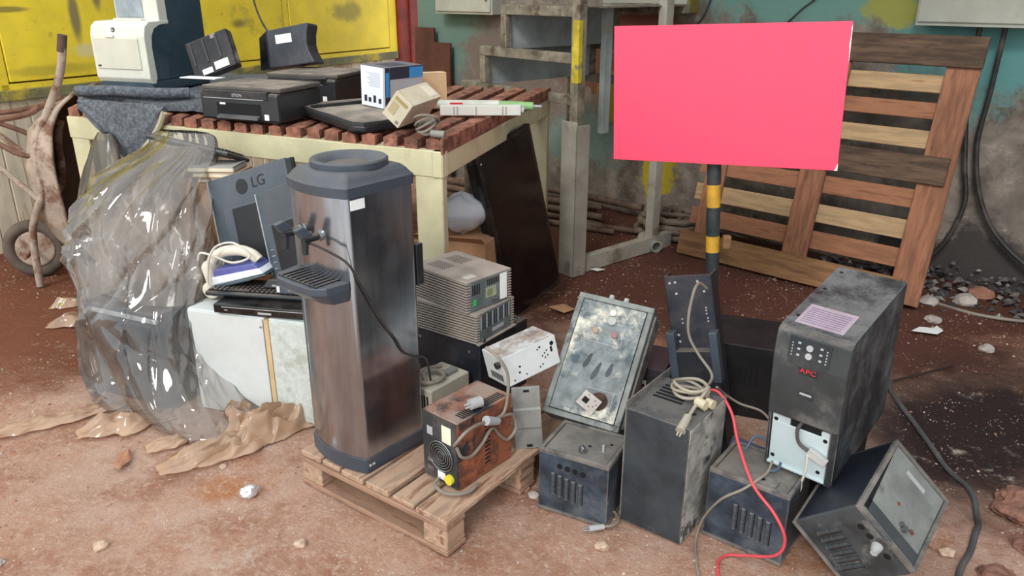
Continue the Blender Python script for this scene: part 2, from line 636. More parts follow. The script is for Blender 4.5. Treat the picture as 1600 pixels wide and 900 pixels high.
# ------------------------------------------------------------------ unseen roof piece, added and cut to shade the right side
mb = MB()
pts = [(-0.3, 3.6), (1.6, 2.5), (3.45, 0.4), (3.45, 3.7), (-0.8, 7.5)]
mb.prism(pts, 3.2, 3.26, 'z')
struct(mb.build('ceiling_blocker', mat('dull_blocker_sheet', S(110, 108, 104), 0.8, var=0.1)))

# ------------------------------------------------------------------ unseen wall added right of the frame to darken that side and reflections
mb = MB()
mb.box(3.5, 3.7, -1.5, 3.62, -0.05, 3.2)
struct(mb.build('wall_blocker', mat('blue_grey_blocker', S(120, 128, 138), 0.9, var=0.15, vs=2, bump=0.2)))
# ------------------------------------------------------------------ things on the back wall; wall frame: x along wall, -y out
def wp(x, out, z):
    return WC + WD * x + WN * out + Vector((0, 0, z))


BOXGREY = mat('grey_enamel', S(176, 176, 164), 0.6, var=0.08, vs=3, smear=0.3, dustcol=S(140, 132, 112), bump=0.05)


def wall_box(label, x0, x1, z0, z1, depth, mat_b=BOXGREY, side=None):
    t = thing('electrical_box', label, 'electrical box', wp((x0 + x1) / 2, 0, z0), (0, 0, wall_rot))
    w = (x1 - x0) / 2
    mb = MB()
    mb.box(-w, w, -depth, 0, 0, z1 - z0)
    mb.build('case', side or mat_b, t, bevel=0.004)
    mb = MB()
    mb.box(-w + 0.012, w - 0.012, -depth - 0.014, -depth, 0.02, z1 - z0 - 0.02)
    mb.build('door', mat_b, t, bevel=0.004)
    mb = MB()
    mb.cyl((w - 0.05, -depth - 0.014, 0.12), (w - 0.05, -depth - 0.028, 0.12), 0.014)
    mb.build('lock', CHROME, t)
    return t


wall_box('grey metal box on the wall right of the red gate post', 0.55, 1.2, 1.42, 1.95, 0.14)
wall_box('grey metal box with ochre side on the wall above the red sign', 2.25, 2.95, 1.465, 1.95, 0.12, BOXGREY, mat('ochre_side', S(150, 132, 60), 0.7, var=0.2))
wall_box('pale grey meter box at the top right of the wall', 4.36, 5.3, 1.43, 2.0, 0.16)
# conduits dropping from the meter box
for k, (xx, pts) in enumerate(((4.66, [(4.66, .06, 1.44), (4.66, .05, 1.1), (4.72, .05, .7), (4.76, .06, .45), (4.66, .1, .16), (4.42, .14, .03), (4.1, .16, .012)]),
                               (4.76, [(4.78, .07, 1.44), (4.77, .05, 1.1), (4.76, .04, .8), (4.84, .05, .5), (5.0, .06, .28), (5.3, .08, .1), (5.6, .1, .02)]))):
    mb = MB()
    mb.tube([wp(*p) for p in pts], 0.014, 8)
    o = mb.build('wall_cable', CABLEBLACK, smooth=True)
    tag(o, ('thick black cable hanging from the meter box and curling to the leaning pallet', 'thick black cable hanging from the meter box and bending right along the wall')[k], 'cable')
mb = MB()
mb.tube([wp(*p) for p in [(3.02, .012, 1.9), (3.05, .012, 1.62), (3.0, .012, 1.45), (2.92, .012, 1.36)]], 0.005, 6)
tag(mb.build('wire', CABLEBLACK, smooth=True), 'thin black wire on the wall above the middle of the red sign', 'wire')
mb = MB()
mb.tube([wp(*p) for p in [(3.82, .012, 1.9), (3.78, .012, 1.62), (3.66, .012, 1.5), (3.58, .012, 1.42)]], 0.005, 6)
tag(mb.build('wire', CABLEBLACK, smooth=True), 'thin black wire on the wall above the right corner of the red sign', 'wire')
# brown board leaning by the corner
t = thing('brown_board', 'stepped dark brown sheet standing against the wall beside the red gate post', 'board', wp(0.3, 0.1, 0.0), (0, 0, wall_rot))
mb = MB()
mb.prism([(-0.12, 0.0), (0.34, 0.0), (0.34, 1.18), (0.14, 1.18), (0.14, 1.3), (-0.1, 1.3)], -0.012, 0.012, 'y')
mb.build('sheet', mat('brown_sheet', S(88, 52, 40), 0.8, var=0.15), t, bevel=0.003, rot=(-2, 0, 0))

# ------------------------------------------------------------------ welded steel stair frame
STEEL = mat('dirty_steel', S(124, 116, 100), 0.7, 0.0, var=0.25, vs=12, col2=S(84, 68, 54), s2=8, lo=0.5, hi=0.65, col3=S(176, 168, 150), s3=14, lo3=0.62, hi3=0.7, bump=0.3)
STEELPALE = mat('pale_steel_angle', S(160, 154, 142), 0.6, 0.0, var=0.12, vs=5, col2=S(120, 108, 92), s2=4, lo=0.56, hi=0.7, bump=0.12)
PANELBLUE = mat('blue_grey_sheet', S(156, 166, 164), 0.6, var=0.15, vs=5, col2=S(150, 146, 134), s2=6, lo=0.56, hi=0.68, bump=0.1)
st = thing('steel_stair_frame', 'welded steel stair frame with grey riser sheets behind the workbench', 'stair frame', (0.33, 4.46, 0), (0, 0, 40))
# local x = stair width direction (back right), local y = run direction (back left, steps go down)
RUN = [(1.03, 1.06), (0.83, 1.285), (0.62, 1.53)]
for side in (0.0, 0.95):
    for L_, z in RUN:
        mb = MB()
        mb.box(side, side + 0.05, 0.0, L_, z - 0.055, z)
        mb.build('tread_edge', STEEL, st, bevel=0.003)
    for (L_, z), z0 in zip(RUN[1:], (1.06, 1.285)):
        mb = MB()
        mb.box(side, side + 0.045, L_ - 0.05, L_, z0, z - 0.055)
        mb.build('nosing_post', STEEL, st, bevel=0.003)
for k, (L_, z) in enumerate(RUN):
    y0 = RUN[k + 1][0] if k < 2 else 0.0
    mb = MB()
    mb.box(0.05, 0.95, y0, L_, z - 0.012, z - 0.004)
    mb.build('tread', STEEL, st)
    if k > 0:
        mb = MB()
        mb.box(0.045, 0.95, L_ - 0.03, L_ - 0.024, RUN[k - 1][1] - 0.01, z - 0.012)
        mb.build('riser', PANELBLUE, st)
mb = MB()
mb.box(-0.005, 0.055, -0.055, 0.005, 0.75, 1.62)
mb.build('post', STEEL, st, bevel=0.004)
mb = MB()
mb.box(-0.008, 0.02, -0.059, -0.008, 1.13, 1.46)
mb.build('yellow_paint', mat('old_yellow_paint', S(186, 166, 48), 0.7, var=0.2, vs=12, col2=S(124, 116, 100), s2=10, lo=0.55, hi=0.65), st)
mb = MB()
mb.box(-0.02, 0.085, -0.075, -0.069, 0.0, 0.9)
mb.box(-0.02, -0.014, -0.075, 0.05, 0.0, 0.92)
mb.build('angle_post', STEELPALE, st, bevel=0.002)
mb = MB()
mb.box(0.73, 0.80, -0.04, 0.02, 0.09, 1.62)
mb.build('post', STEELPALE, st, bevel=0.004)
mb = MB()
mb.box(-0.02, 0.92, -0.055, 0.0, 0.0, 0.1)
mb.build('base_beam', STEELPALE, st, bevel=0.004)
mb = MB()
mb.box(0.42, 0.48, 0.15, 0.19, 0.78, 1.53)
mb.build('hanger_bar', PANELBLUE, st, bevel=0.003)
mb = MB()
mb.box(0.0, 0.05, 0.97, 1.02, 0.0, 1.0)
mb.build('rear_leg', STEEL, st, bevel=0.003)
mb = MB()
mb.box(0.95, 1.0, 0.97, 1.02, 0.0, 1.0)
mb.build('rear_leg', STEEL, st, bevel=0.003)

# ------------------------------------------------------------------ pipes and hose on the floor at the wall foot
PIPEC = mat('dusty_brown_pipe', S(104, 84, 70), 0.8, var=0.25, vs=8, col2=S(70, 50, 40), s2=6, lo=0.5, hi=0.65, bump=0.2)
HOSE = mat('grey_brown_hose', S(110, 96, 84), 0.7, var=0.2, vs=8, bump=0.15)
spec = [((0.35, 0.32, 0.05), (2.35, 0.25, 0.05), 0.03, 'dusty brown pipe lying along the wall foot behind the steel frame, nearest the wall'),
        ((0.9, 0.45, 0.035), (2.5, 0.36, 0.035), 0.026, 'dusty brown pipe on the floor in front of the wall-side pipe'),
        ((1.0, 0.62, 0.025), (2.6, 0.5, 0.025), 0.02, 'thin dusty pipe lying on the floor behind the steel frame'),
        ((1.3, 0.85, 0.024), (2.75, 0.58, 0.024), 0.02, 'pale thin pipe on the floor, closest to the camera behind the frame')]
spec += [((1.5, 0.5, 0.1), (2.45, 0.3, 0.09), 0.022, 'dusty pipe resting on top of the other pipes at the wall foot'), ((1.25, 0.2, 0.12), (2.7, 0.14, 0.1), 0.028, 'upper dusty pipe hard against the wall foot'), ((2.3, 0.62, 0.03), (3.4, 0.34, 0.03), 0.018, 'thin pipe running from the steel frame towards the leaning pallet')]
for a, c_, r, lb in spec:
    mb = MB()
    mb.cyl(wp(*a), wp(*c_), r, 12)
    tag(mb.build('pipe', PIPEC, smooth=True), lb, 'pipe', 'pipes at the wall foot')
t = thing('steel_channel', 'short rusty red steel channel lying among the pipes at the wall foot', 'channel', wp(1.75, 0.62, 0.05), (0, 0, wall_rot - 4))
mb = MB()
mb.box(-0.35, 0.35, 0.055, 0.065, 0, 0.1)
mb.box(-0.35, 0.35, -0.065, 0.065, 0.1, 0.11)
mb.box(-0.35, 0.35, -0.065, -0.055, 0, 0.1)
mb.build('profile', mat('red_rust', S(122, 62, 46), 0.8, var=0.25, vs=14), t)
t = thing('hose_coil', 'coil of thick grey brown hose on the floor left of the leaning pallet', 'hose', wp(3.02, 0.29, 0), (0, 0, wall_rot))
for k in range(4):
    mb = MB()
    rr = 0.235 - 0.018 * k
    n = 26
    mb.tube([(rr * math.cos(2 * math.pi * i / n) + rnd.uniform(-.008, .008) + 0.02 * k, rr * 0.9 * math.sin(2 * math.pi * i / n) - 0.01 * k, 0.03 + 0.045 * (k % 2) + 0.03 * k * 0.8 + 0.012 * math.sin(3 * i)) for i in range(n + 1)], 0.022, 8, sub=3)
    mb.build('loop', HOSE, t, smooth=True)
mb = MB()
mb.tube([(-0.2, 0.1, 0.1), (-0.05, 0.02, 0.13), (0.12, 0.1, 0.12), (0.5, 0.18, 0.05), (0.8, 0.2, 0.03)], 0.018, 8)
mb.build('free_end', HOSE, t, smooth=True)
for k in range(4):
    mb = MB()
    a = wp(2.9 + 0.07 * k, 0.28 + 0.03 * k, 0.04 + 0.02 * k)
    mb.tube([a, a + Vector((0.1, 0.05 - 0.02 * k, 0.05)), a + Vector((0.2, 0.1 - 0.05 * k, 0.02))], 0.012, 6)
    tag(mb.build('branch_piece', PIPEC, smooth=True), ('thin brown stick', 'short brown stick', 'bent brown stick', 'small brown stick')[k] + ' poking up inside the hose coil', 'stick', 'sticks in the hose coil')
t = thing('pipe_stub', 'short pale pipe with open round end on the floor near the steel frame foot', 'pipe', (0.945, 4.86, 0.042), (0, 0, 15))
mb = MB()
n = 20
mb.lathe([(0.030, 0), (0.040, 0), (0.040, 0.22), (0.030, 0.22), (0.030, 0)], n)
o = mb.build('tube', STEELPALE, t, smooth=True, rot=(-90, 0, 0))
mb = MB()
mb.cyl((0, 0.03, 0), (0, 0.05, 0), 0.03)
mb.build('plug', mat('grey_green_dirt', S(84, 92, 84), 0.8), t)

# ------------------------------------------------------------------ leaning wooden pallet
WOODD = mat('dark_weathered_wood', S(92, 72, 56), 0.85, var=0.25, vs=5, stretch=(1, 8, 8), col2=S(66, 50, 40), s2=4, lo=0.48, hi=0.66, bump=0.25, bs=14)
WOODR = mat('reddish_pine', S(156, 106, 76), 0.8, var=0.18, vs=4, stretch=(1, 8, 8), col2=S(130, 84, 60), s2=4, lo=0.5, hi=0.66, bump=0.2, bs=14)
WOODL = mat('pale_pine', S(178, 148, 110), 0.8, var=0.14, vs=4, stretch=(1, 8, 8), col2=S(160, 122, 84), s2=4, lo=0.55, hi=0.7, bump=0.2, bs=14)
WOODV = mat('reddish_upright_board', S(146, 98, 72), 0.8, var=0.2, vs=4, stretch=(8, 8, 1), col2=S(106, 70, 52), s2=3, lo=0.52, hi=0.68, col3=S(66, 44, 36), s3=7, lo3=0.66, hi3=0.7, bump=0.25, bs=14)
WOODT = mat('tan_board', S(142, 104, 68), 0.8, var=0.18, vs=4, stretch=(1, 8, 8), col2=S(112, 80, 54), s2=3, lo=0.5, hi=0.66, bump=0.2, bs=14)
lp = thing('wooden_pallet', 'large wooden pallet leaning against the wall behind the red sign', 'pallet', (1.655, 4.37, 0.0), (-13.6, 0, -43.1))


def board(x0, x1, y0, y1, z0, z1, m, par, name='board', skew=0.0):
    mb = MB()
    mb.hexa([(x0, y0, z0), (x1, y0, z0 + skew), (x1, y1, z0 + skew), (x0, y1, z0), (x0, y0, z1), (x1, y0, z1 + skew), (x1, y1, z1 + skew), (x0, y1, z1)])
    return mb.build(name, m, par, bevel=0.003, seg=1)


board(-0.72, 0.735, -0.065, -0.044, 1.265, 1.42, WOODD, lp)
board(-0.72, 0.70, -0.065, -0.044, 0.665, 0.81, WOODD, lp)
board(-0.745, 0.62, -0.065, -0.044, 0.0, 0.155, WOODT, lp)
board(-0.66, -0.53, -0.043, -0.022, 0.05, 1.40, WOODV, lp, 'upright')
board(-0.07, 0.08, -0.043, -0.022, 0.05, 1.40, WOODV, lp, 'upright')
board(0.565, 0.725, -0.043, -0.022, 0.02, 1.40, WOODV, lp, 'upright')
for k, (z0, z1) in enumerate(((0.205, 0.31), (0.36, 0.465), (0.53, 0.63), (0.845, 0.94), (1.0, 1.085), (1.135, 1.225), (1.30, 1.40), (0.68, 0.78), (0.03, 0.13))):
    board(-0.72, 0.70, -0.021, -0.001, z0, z1, (WOODR, WOODL, WOODR, WOODL, WOODR, WOODL, WOODR, WOODR, WOODD)[k], lp, 'slat')
for xx in (-0.6, 0.0, 0.65):
    for zz in (0.02, 0.68, 1.3):
        board(xx - 0.05, xx + 0.05, 0.0, 0.065, zz, zz + 0.1, WOODD, lp, 'block')

# ------------------------------------------------------------------ red sign on a striped post
sg = thing('sign_post', 'blank bright red sign board on a black and yellow striped post', 'sign', (0.965, 3.43, 0), (0, 0, 0))
mb = MB()
mb.box(-0.4825, 0.4825, -0.006, 0.006, 0, 0.586)
SIGNRED = mat('bright_red_board', (0.98, 0.075, 0.15, 1), 0.45, var=0.01, bump=0.02, bs=3)
o = mb.build('sign_board', SIGNRED, sg, bevel=0.0015)
o.location = Vector((0.909, 3.395, 0.898)) - Vector((0.965, 3.43, 0))
o.rotation_euler = (R(0.9), R(-2.2), R(-25.5))
ed = MB()
ed.prism([(0.4835, 0.575), (0.4795, 0.56), (0.481, 0.53), (0.478, 0.5), (0.4815, 0.46), (0.4835, 0.42)], -0.0072, -0.0055, 'y')
ed.prism([(0.4835, 0.0), (0.4835, 0.03), (0.479, 0.022), (0.476, 0.01), (0.47, 0.0)], -0.0072, -0.0055, 'y')
ed.build('worn_edge', WHITE, o)
PBLACK = mat('chipped_black_paint', S(44, 52, 54), 0.5, var=0.2, vs=12, col2=S(120, 92, 68), s2=14, lo=0.66, hi=0.7, smear=0.15)
PYEL = mat('chipped_yellow_paint', S(212, 160, 48), 0.55, var=0.12, vs=12, col2=S(110, 80, 50), s2=16, lo=0.64, hi=0.69, smear=0.1)
zs = [0.0, 0.222, 0.287, 0.478, 0.555, 0.691, 0.795, 0.9, 1.35]


def post_at(z):
    return Vector((-0.068 * z, 0.012 + 0.02 * z, z))


for k in range(8):
    mb = MB()
    mb.cyl(post_at(zs[k]), post_at(zs[k + 1]), 0.031, 20)
    mb.build('yellow_band' if k % 2 else 'black_band', PYEL if k % 2 else PBLACK, sg, smooth=True)
mb = MB()
mb.cyl((0, 0.012, 0), (0, 0.012, 0.02), 0.12, 24)
mb.build('base_plate', PBLACK, sg, smooth=True)
mb = MB()
mb.box(0.005, 0.04, -0.012, 0.02, 0.5, 0.56)
mb.build('side_lug', WOODT, sg, bevel=0.003)
# ------------------------------------------------------------------ workbench
FL, FR, BR, BL = (Vector(p) for p in ((-2.2, 3.9, 0), (-0.27, 3.0, 0), (0.225, 4.68, 0), (-2.5, 5.42, 0)))
ZR = 1.03           # top of the cream rails
ZT = 1.078          # top of the rusty bars
wb = thing('workbench', 'cream painted steel workbench with a top of rusty bars', 'workbench', (0, 0, 0))


def beam(a, c_, z0, z1, th, m, name, ext=0.0):
    d = (c_ - a).normalized()
    n = Vector((-d.y, d.x, 0))
    a2, c2 = a - d * ext, c_ + d * ext
    pts = [a2, c2, c2 + n * th, a2 + n * th]
    mb = MB()
    mb.hexa([(p.x, p.y, z0) for p in pts] + [(p.x, p.y, z1) for p in pts])
    return mb.build(name, m, wb, bevel=0.004, seg=1)


for a, c_ in ((FL, FR), (FR, BR), (BR, BL), (BL, FL)):
    beam(a, c_, ZR - 0.105, ZR, 0.045, CREAMPAINT, 'rail')
u1 = (FR - FL).normalized()
v1 = (BR - FR).normalized()
for p, su, sv in ((FR, -1, 1), (FL, 1, 1), (BR, -1, -1), (BL, 1, -1)):
    q = p + u1 * (0.004 * su) + v1 * (0.004 * sv)
    a = [q, q + u1 * (0.125 * su), q + u1 * (0.125 * su) + v1 * (0.05 * sv), q + v1 * (0.05 * sv)]
    mb = MB()
    mb.hexa([(k.x, k.y, -0.01) for k in a] + [(k.x, k.y, ZR - 0.09) for k in a])
    mb.build('leg', CREAMPAINT, wb, bevel=0.004, seg=1)
nb = 22
for i in range(nb):
    t0 = (i + 0.16 + rnd.uniform(-.06, .06)) / nb
    t1 = (i + 0.84 + rnd.uniform(-.06, .06)) / nb
    e0 = rnd.uniform(0.004, 0.03)
    mb = MB()

    def P(t, s):
        f = FL.lerp(FR, t)
        k = BL.lerp(BR, t)
        return f.lerp(k, s)
    ns = 26
    vs, fs = [], []
    for j in range(ns):
        s_ = e0 / 1.7 + (1 - e0 / 1.7) * j / (ns - 1)
        for t_, z_ in ((t0, ZR), (t1, ZR), (t1, ZT - 0.006), ((t0 + t1) / 2, ZT), (t0, ZT - 0.006)):
            p = P(t_, s_)
            h = 0.006 * noise.noise(Vector((p.x * 20, p.y * 14, z_ * 9)))
            vs.append((p.x + h, p.y, z_ + (h - 0.004 if z_ > ZR else 0)))
    for j in range(ns - 1):
        for k in range(5):
            fs.append((j * 5 + k, j * 5 + (k + 1) % 5, (j + 1) * 5 + (k + 1) % 5, (j + 1) * 5 + k))
    fs += [(4, 3, 2, 1, 0), tuple((ns - 1) * 5 + k for k in range(5))]
    mb.add(vs, fs)
    mb.build('bar', RUST, wb, smooth=False)
beam(FR + u1 * 0.004, BR + u1 * 0.004, ZR - 0.014, ZR + 0.05, 0.012, RUST, 'edge_angle')
mb = MB()
d = (BR - FR)
for k, (a, c_, h) in enumerate(((0.40, 0.43, 0.02), (0.43, 0.47, 0.035), (0.47, 0.5, 0.025), (0.5, 0.53, 0.03))):
    p0, p1 = FR + d * a, FR + d * c_
    nn = Vector((d.y, -d.x, 0)).normalized() * 0.003
    mb.add([p0 + nn + Vector((0, 0, ZR - h)), p1 + nn + Vector((0, 0, ZR - h * 0.6)), p1 + nn + Vector((0, 0, ZR + 0.012)), p0 + nn + Vector((0, 0, ZR + 0.012))], [(0, 1, 2, 3)])
mb.build('paint_flake', mat('pale_paint_chips', S(214, 208, 180), 0.7), wb)

# ------------------------------------------------------------------ grey blanket folded under the laser printer
FELT = mat('grey_felt', S(98, 102, 108), 0.95, var=0.22, vs=90, col2=S(74, 78, 84), s2=40, lo=0.45, hi=0.6, bump=0.6, bs=160, bdist=0.004)
bk = thing('folded_blanket', 'dark grey felt blanket folded under the laser printer and hanging over the bench edge', 'blanket', (0, 0, 0))


def bl(u, v):
    # u along the bench front, v from back to the front edge
    f = FL.lerp(FR, 0.05 + 0.38 * u)
    k = BL.lerp(BR, 0.04 + 0.36 * u)
    p = k.lerp(f, 0.05 + 0.88 * v)
    z = ZT + 0.035 + 0.012 * noise.noise(Vector((u * 4, v * 4, 1))) + 0.006 * noise.noise(Vector((u * 11, v * 9, 4)))
    return Vector((p.x, p.y, z))


mb = MB()
mb.grid(lambda u, v: bl(u, v), 40, 36)
top = [tuple(p) for p in mb.v]
n0 = len(mb.v)
mb.grid(lambda u, v: bl(u, v) * 1.0 - Vector((0, 0, 0.03)), 40, 36)
bd = [i for i in range(40)] + [j * 40 + 39 for j in range(1, 36)] + [35 * 40 + i for i in range(38, -1, -1)] + [j * 40 for j in range(34, 0, -1)]
for a, c_ in zip(bd, bd[1:] + bd[:1]):
    mb.f.append((a, c_, n0 + c_, n0 + a))
mb.build('folded_layers', FELT, bk, smooth=True)
# rolled front folds along the edge
for off, zz, rr in ((0.015, 0.03, 0.03), (-0.02, 0.075, 0.026)):
    mb = MB()
    pts = []
    for i in range(9):
        u = i / 8
        f = FL.lerp(FR, 0.05 + 0.285 * u)
        k = BL.lerp(BR, 0.02 + 0.3 * u)
        p = f.lerp(k, 0.04 + off + 0.02 * u + (0.14 * u * u))
        pts.append((p.x, p.y, ZT + zz + 0.008 * math.sin(5 * u)))
    mb.tube(pts, rr, 10, sub=5)
    mb.build('rolled_fold', FELT, bk, smooth=True)
# hanging triangular corner
mb = MB()
fn = Vector((-u1.y, u1.x, 0)) * -1.0         # towards the camera


def flap(u, v):
    t = 0.06 + 0.27 * u
    f = FL.lerp(FR, t)
    ztop = ZT + 0.045
    tip = 0.5
    if u < tip:
        low = 0.05 + 0.25 * (u / tip)
    else:
        low = 0.30 * (1 - (u - tip) / (1 - tip)) ** 0.8 + 0.015
    drop = low * v
    out = 0.012 + 0.012 * math.sin(v * 3) + 0.012 * noise.noise(Vector((u * 5, v * 4, 7)))
    p = f + fn * out
    return Vector((p.x, p.y, ztop - drop))


mb.grid(flap, 40, 26)
n0 = len(mb.v)
mb.grid(lambda u, v: flap(u, v) - fn * 0.012, 40, 26)
bd = [i for i in range(40)] + [j * 40 + 39 for j in range(1, 26)] + [25 * 40 + i for i in range(38, -1, -1)] + [j * 40 for j in range(24, 0, -1)]
for a, c_ in zip(bd, bd[1:] + bd[:1]):
    mb.f.append((a, c_, n0 + c_, n0 + a))
mb.build('hanging_corner', FELT, bk, smooth=True)
mb = MB()
pts = []
for i in range(8):
    u = 0.51 + 0.48 * i / 7
    p = flap(u, 1.0) + fn * 0.006
    pts.append(p)
mb.tube(pts, 0.014, 8)
mb.build('pale_lining_edge', mat('pale_lining', S(176, 168, 142), 0.95, var=0.1, vs=30), bk, smooth=True)

# ------------------------------------------------------------------ laser printer
TEAL = mat('dark_teal_plastic', S(42, 66, 80), 0.5, var=0.08, smear=0.12, bump=0.03)
PUT = mat('putty_white_plastic', S(214, 213, 200), 0.5, var=0.03, smear=0.1, bump=0.02)
lz = thing('laser_printer', 'large white and dark teal laser printer on the grey blanket', 'printer', (-1.945, 4.40, ZT + 0.04), (0, 0, -20))
lz.scale = (0.82, 0.9, 0.88)
w, d_ = 0.21, 0.25
mb = MB()
mb.box(-w, w, -d_ + 0.015, d_, 0.0, 0.06)
mb.build('base', TEAL, lz, bevel=0.01)
mb = MB()
prof = [(-d_ + 0.05, 0.06), (d_, 0.06), (d_, 0.62), (-0.045, 0.62), (-0.045, 0.378), (-0.12, 0.37), (-0.165, 0.35), (-0.19, 0.31), (-0.2, 0.25)]
mb.prism(prof, -w, w, 'x')
mb.build('body', TEAL, lz, bevel=0.004)
mb = MB()
prof = [(-d_, 0.075), (-d_ + 0.02, 0.045), (-d_ + 0.04, 0.045), (-d_ + 0.056, 0.075), (-0.2, 0.25), (-0.19, 0.31), (-0.165, 0.35), (-0.12, 0.37), (-0.045, 0.378), (-0.045, 0.396), (-0.2, 0.39), (-0.235, 0.365), (-d_, 0.31)]
mb.prism(prof, -w - 0.006, w + 0.006, 'x')
mb.build('front_shell', PUT, lz, bevel=0.004)
mb = MB()
mb.box(-w + 0.02, w - 0.045, -d_ - 0.008, -d_ + 0.02, 0.125, 0.30)
mb.build('paper_door', mat('cream_door', S(204, 201, 184), 0.5, var=0.03), lz, bevel=0.004)
mb = MB()
mb.box(-0.085, -0.02, -d_ - 0.012, -d_ - 0.002, 0.302, 0.318)
mb.build('door_latch', PUT, lz, bevel=0.003)
mb = MB()
mb.cyl((-0.03, -d_ + 0.012, 0.345), (-0.03, -d_ + 0.003, 0.345), 0.013, 20)
mb.build('round_logo', mat('dark_logo', S(70, 76, 86), 0.5), lz)
text('hp', 0.017, WHITE, lz, (-0.03, -d_ + 0.002, 0.346), FRONT)
mb = MB()
mb.box(-w + 0.03, -w + 0.055, -d_ - 0.0095, -d_ - 0.006, 0.138, 0.148)
mb.build('model_badge', BLACKCLEAN, lz)
mb = MB()
mb.box(-0.13, w + 0.004, -0.115, -0.046, 0.372, 0.62)
mb.build('upper_column', PUT, lz, bevel=0.006)
mb = MB()
mb.box(-0.115, 0.1, -0.121, -0.113, 0.41, 0.62)
mb.build('output_recess', mat('grey_recess', S(150, 160, 168), 0.5), lz, bevel=0.003)
mb = MB()
mb.box(-0.12, 0.105, -0.15, -0.113, 0.388, 0.405)
mb.build('output_lip', PUT, lz, bevel=0.004)
mb = MB()
for j in range(9):
    for k in range(4):
        mb.box(w + 0.0002, w + 0.0012, -0.16 + 0.018 * k, -0.15 + 0.018 * k, 0.075 + 0.012 * j, 0.079 + 0.012 * j)
vn = mb.build('side_vent', mat('vent_grey', S(96, 104, 108), 0.6), lz)  # plain grey slots on the teal side
vn['kind'] = 'stuff'

# ------------------------------------------------------------------ inkjet printers


def inkjet(label, loc, rz, w, d, h, lettered):
    t = thing('inkjet_printer', label, 'printer', loc, (0, 0, rz))
    mb = MB()
    mb.box(-w / 2, w / 2, -d / 2, d / 2, 0.006, h - 0.022)
    mb.build('body', BLACK, t, bevel=0.012)
    mb = MB()
    mb.box(-w / 2 - 0.003, w / 2 + 0.003, -d / 2 + 0.02, d / 2, h - 0.02, h)
    mb.build('scanner_lid', mat('dust_covered_lid', S(84, 78, 72), 0.75, var=0.15, dust=0.9, dustcol=S(146, 132, 118)), t, bevel=0.006)
    mb = MB()
    mb.box(-w / 2 + 0.02, w / 2 - 0.05, -d / 2 - 0.004, -d / 2 + 0.03, h - 0.05, h - 0.016)
    mb.build('control_panel', BLACKCLEAN, t, bevel=0.003)
    mb = MB()
    mb.box(-w / 2 + 0.025, w / 2 - 0.07, -d / 2 - 0.0055, -d / 2 - 0.003, h - 0.05, h - 0.0475)
    mb.build('silver_strip', PALEGREY, t)
    mb = MB()
    mb.box(-w / 2 + 0.09, w / 2 - 0.09, -d / 2 - 0.001, -d / 2 + 0.004, 0.02, 0.082)
    mb.build('paper_slot', DARKHOLE, t)
    mb = MB()
    mb.hexa([(-w / 2 + 0.1, -d / 2 - 0.02, 0.018), (w / 2 - 0.1, -d / 2 - 0.02, 0.018), (w / 2 - 0.1, -d / 2, 0.022), (-w / 2 + 0.1, -d / 2, 0.022),
             (-w / 2 + 0.1, -d / 2 - 0.02, 0.026), (w / 2 - 0.1, -d / 2 - 0.02, 0.026), (w / 2 - 0.1, -d / 2, 0.034), (-w / 2 + 0.1, -d / 2, 0.034)])
    mb.build('output_tray', mat('grey_tray', S(84, 84, 84), 0.5, smear=0.2), t)
    mb = MB()
    mb.box(-w / 2 + 0.11, -w / 2 + 0.14, -d / 2 - 0.003, -d / 2, 0.075, 0.083)
    mb.build('paper_stop', WHITE, t)
    mb = MB()
    mb.box(w / 2 - 0.075, w / 2 - 0.052, -d / 2 - 0.001, -d / 2 + 0.002, 0.018, 0.042)
    mb.build('sticker', WHITE, t)
    for sx in (-1, 1):
        mb = MB()
        mb.box(sx * (w / 2 - 0.05) - 0.02, sx * (w / 2 - 0.05) + 0.02, -d / 2 + 0.03, d / 2 - 0.03, 0, 0.008)
        mb.build('foot', BLACK, t)
    if lettered:
        text('EPSON', 0.017, PALEGREY, t, (0.0, -d / 2 - 0.0048, h - 0.034), FRONT)
    return t


ij = inkjet('black inkjet printer with dusty lid and silver strip at the bench front', (-1.112, 3.545, ZT), -22.5, 0.416, 0.31, 0.150, True)
inkjet('black inkjet printer with dusty lid behind the front inkjet printer', (-1.0, 4.16, ZT), -18, 0.40, 0.36, 0.145, False)
# sheet of paper under the cartons
mb = MB()
mb.box(-0.1, 0.1, -0.035, 0.035, 0, 0.004)
tag(mb.build('paper_sheet', WHITE, loc=(-1.44, 3.74, ZT + 0.152), rot=(0, 0, -20)), 'pale paper strip lying on the left rear edge of the front inkjet printer', 'paper')

# black plastic housings behind the printers
t = thing('plastic_housing', 'black plastic housing with two white labels tilted beside the laser printer', 'housing', (-1.45, 4.02, ZT + 0.135), (-20, -20, -2))
mb = MB()
mb.box(-0.11, 0.12, -0.06, 0.0, 0, 0.19)
mb.build('shell', BLACKCLEAN, t, bevel=0.008)
for a, c_, z0, z1 in ((-0.06, -0.005, 0.008, 0.035), (0.01, 0.085, 0.012, 0.05)):
    mb = MB()
    mb.box(a, c_, -0.0615, -0.0595, z0, z1)
    mb.build('label_sticker', WHITE, t)
mb = MB()
mb.box(0.03, 0.06, -0.0615, -0.0595, 0.165, 0.185)
mb.build('barcode_sticker', mat('mauve_label', S(150, 130, 140), 0.6), t)
for a in (-0.09, -0.02, 0.05):
    mb = MB()
    mb.box(a, a + 0.012, -0.064, -0.06, 0.06, 0.18)
    mb.build('rib', BLACK, t, bevel=0.002)
t = thing('plastic_housing', 'black curved plastic housing with one white label standing tilted in front of the yellow gate', 'housing', (-1.17, 4.36, ZT + 0.148), (-8, -8, -14))
mb = MB()
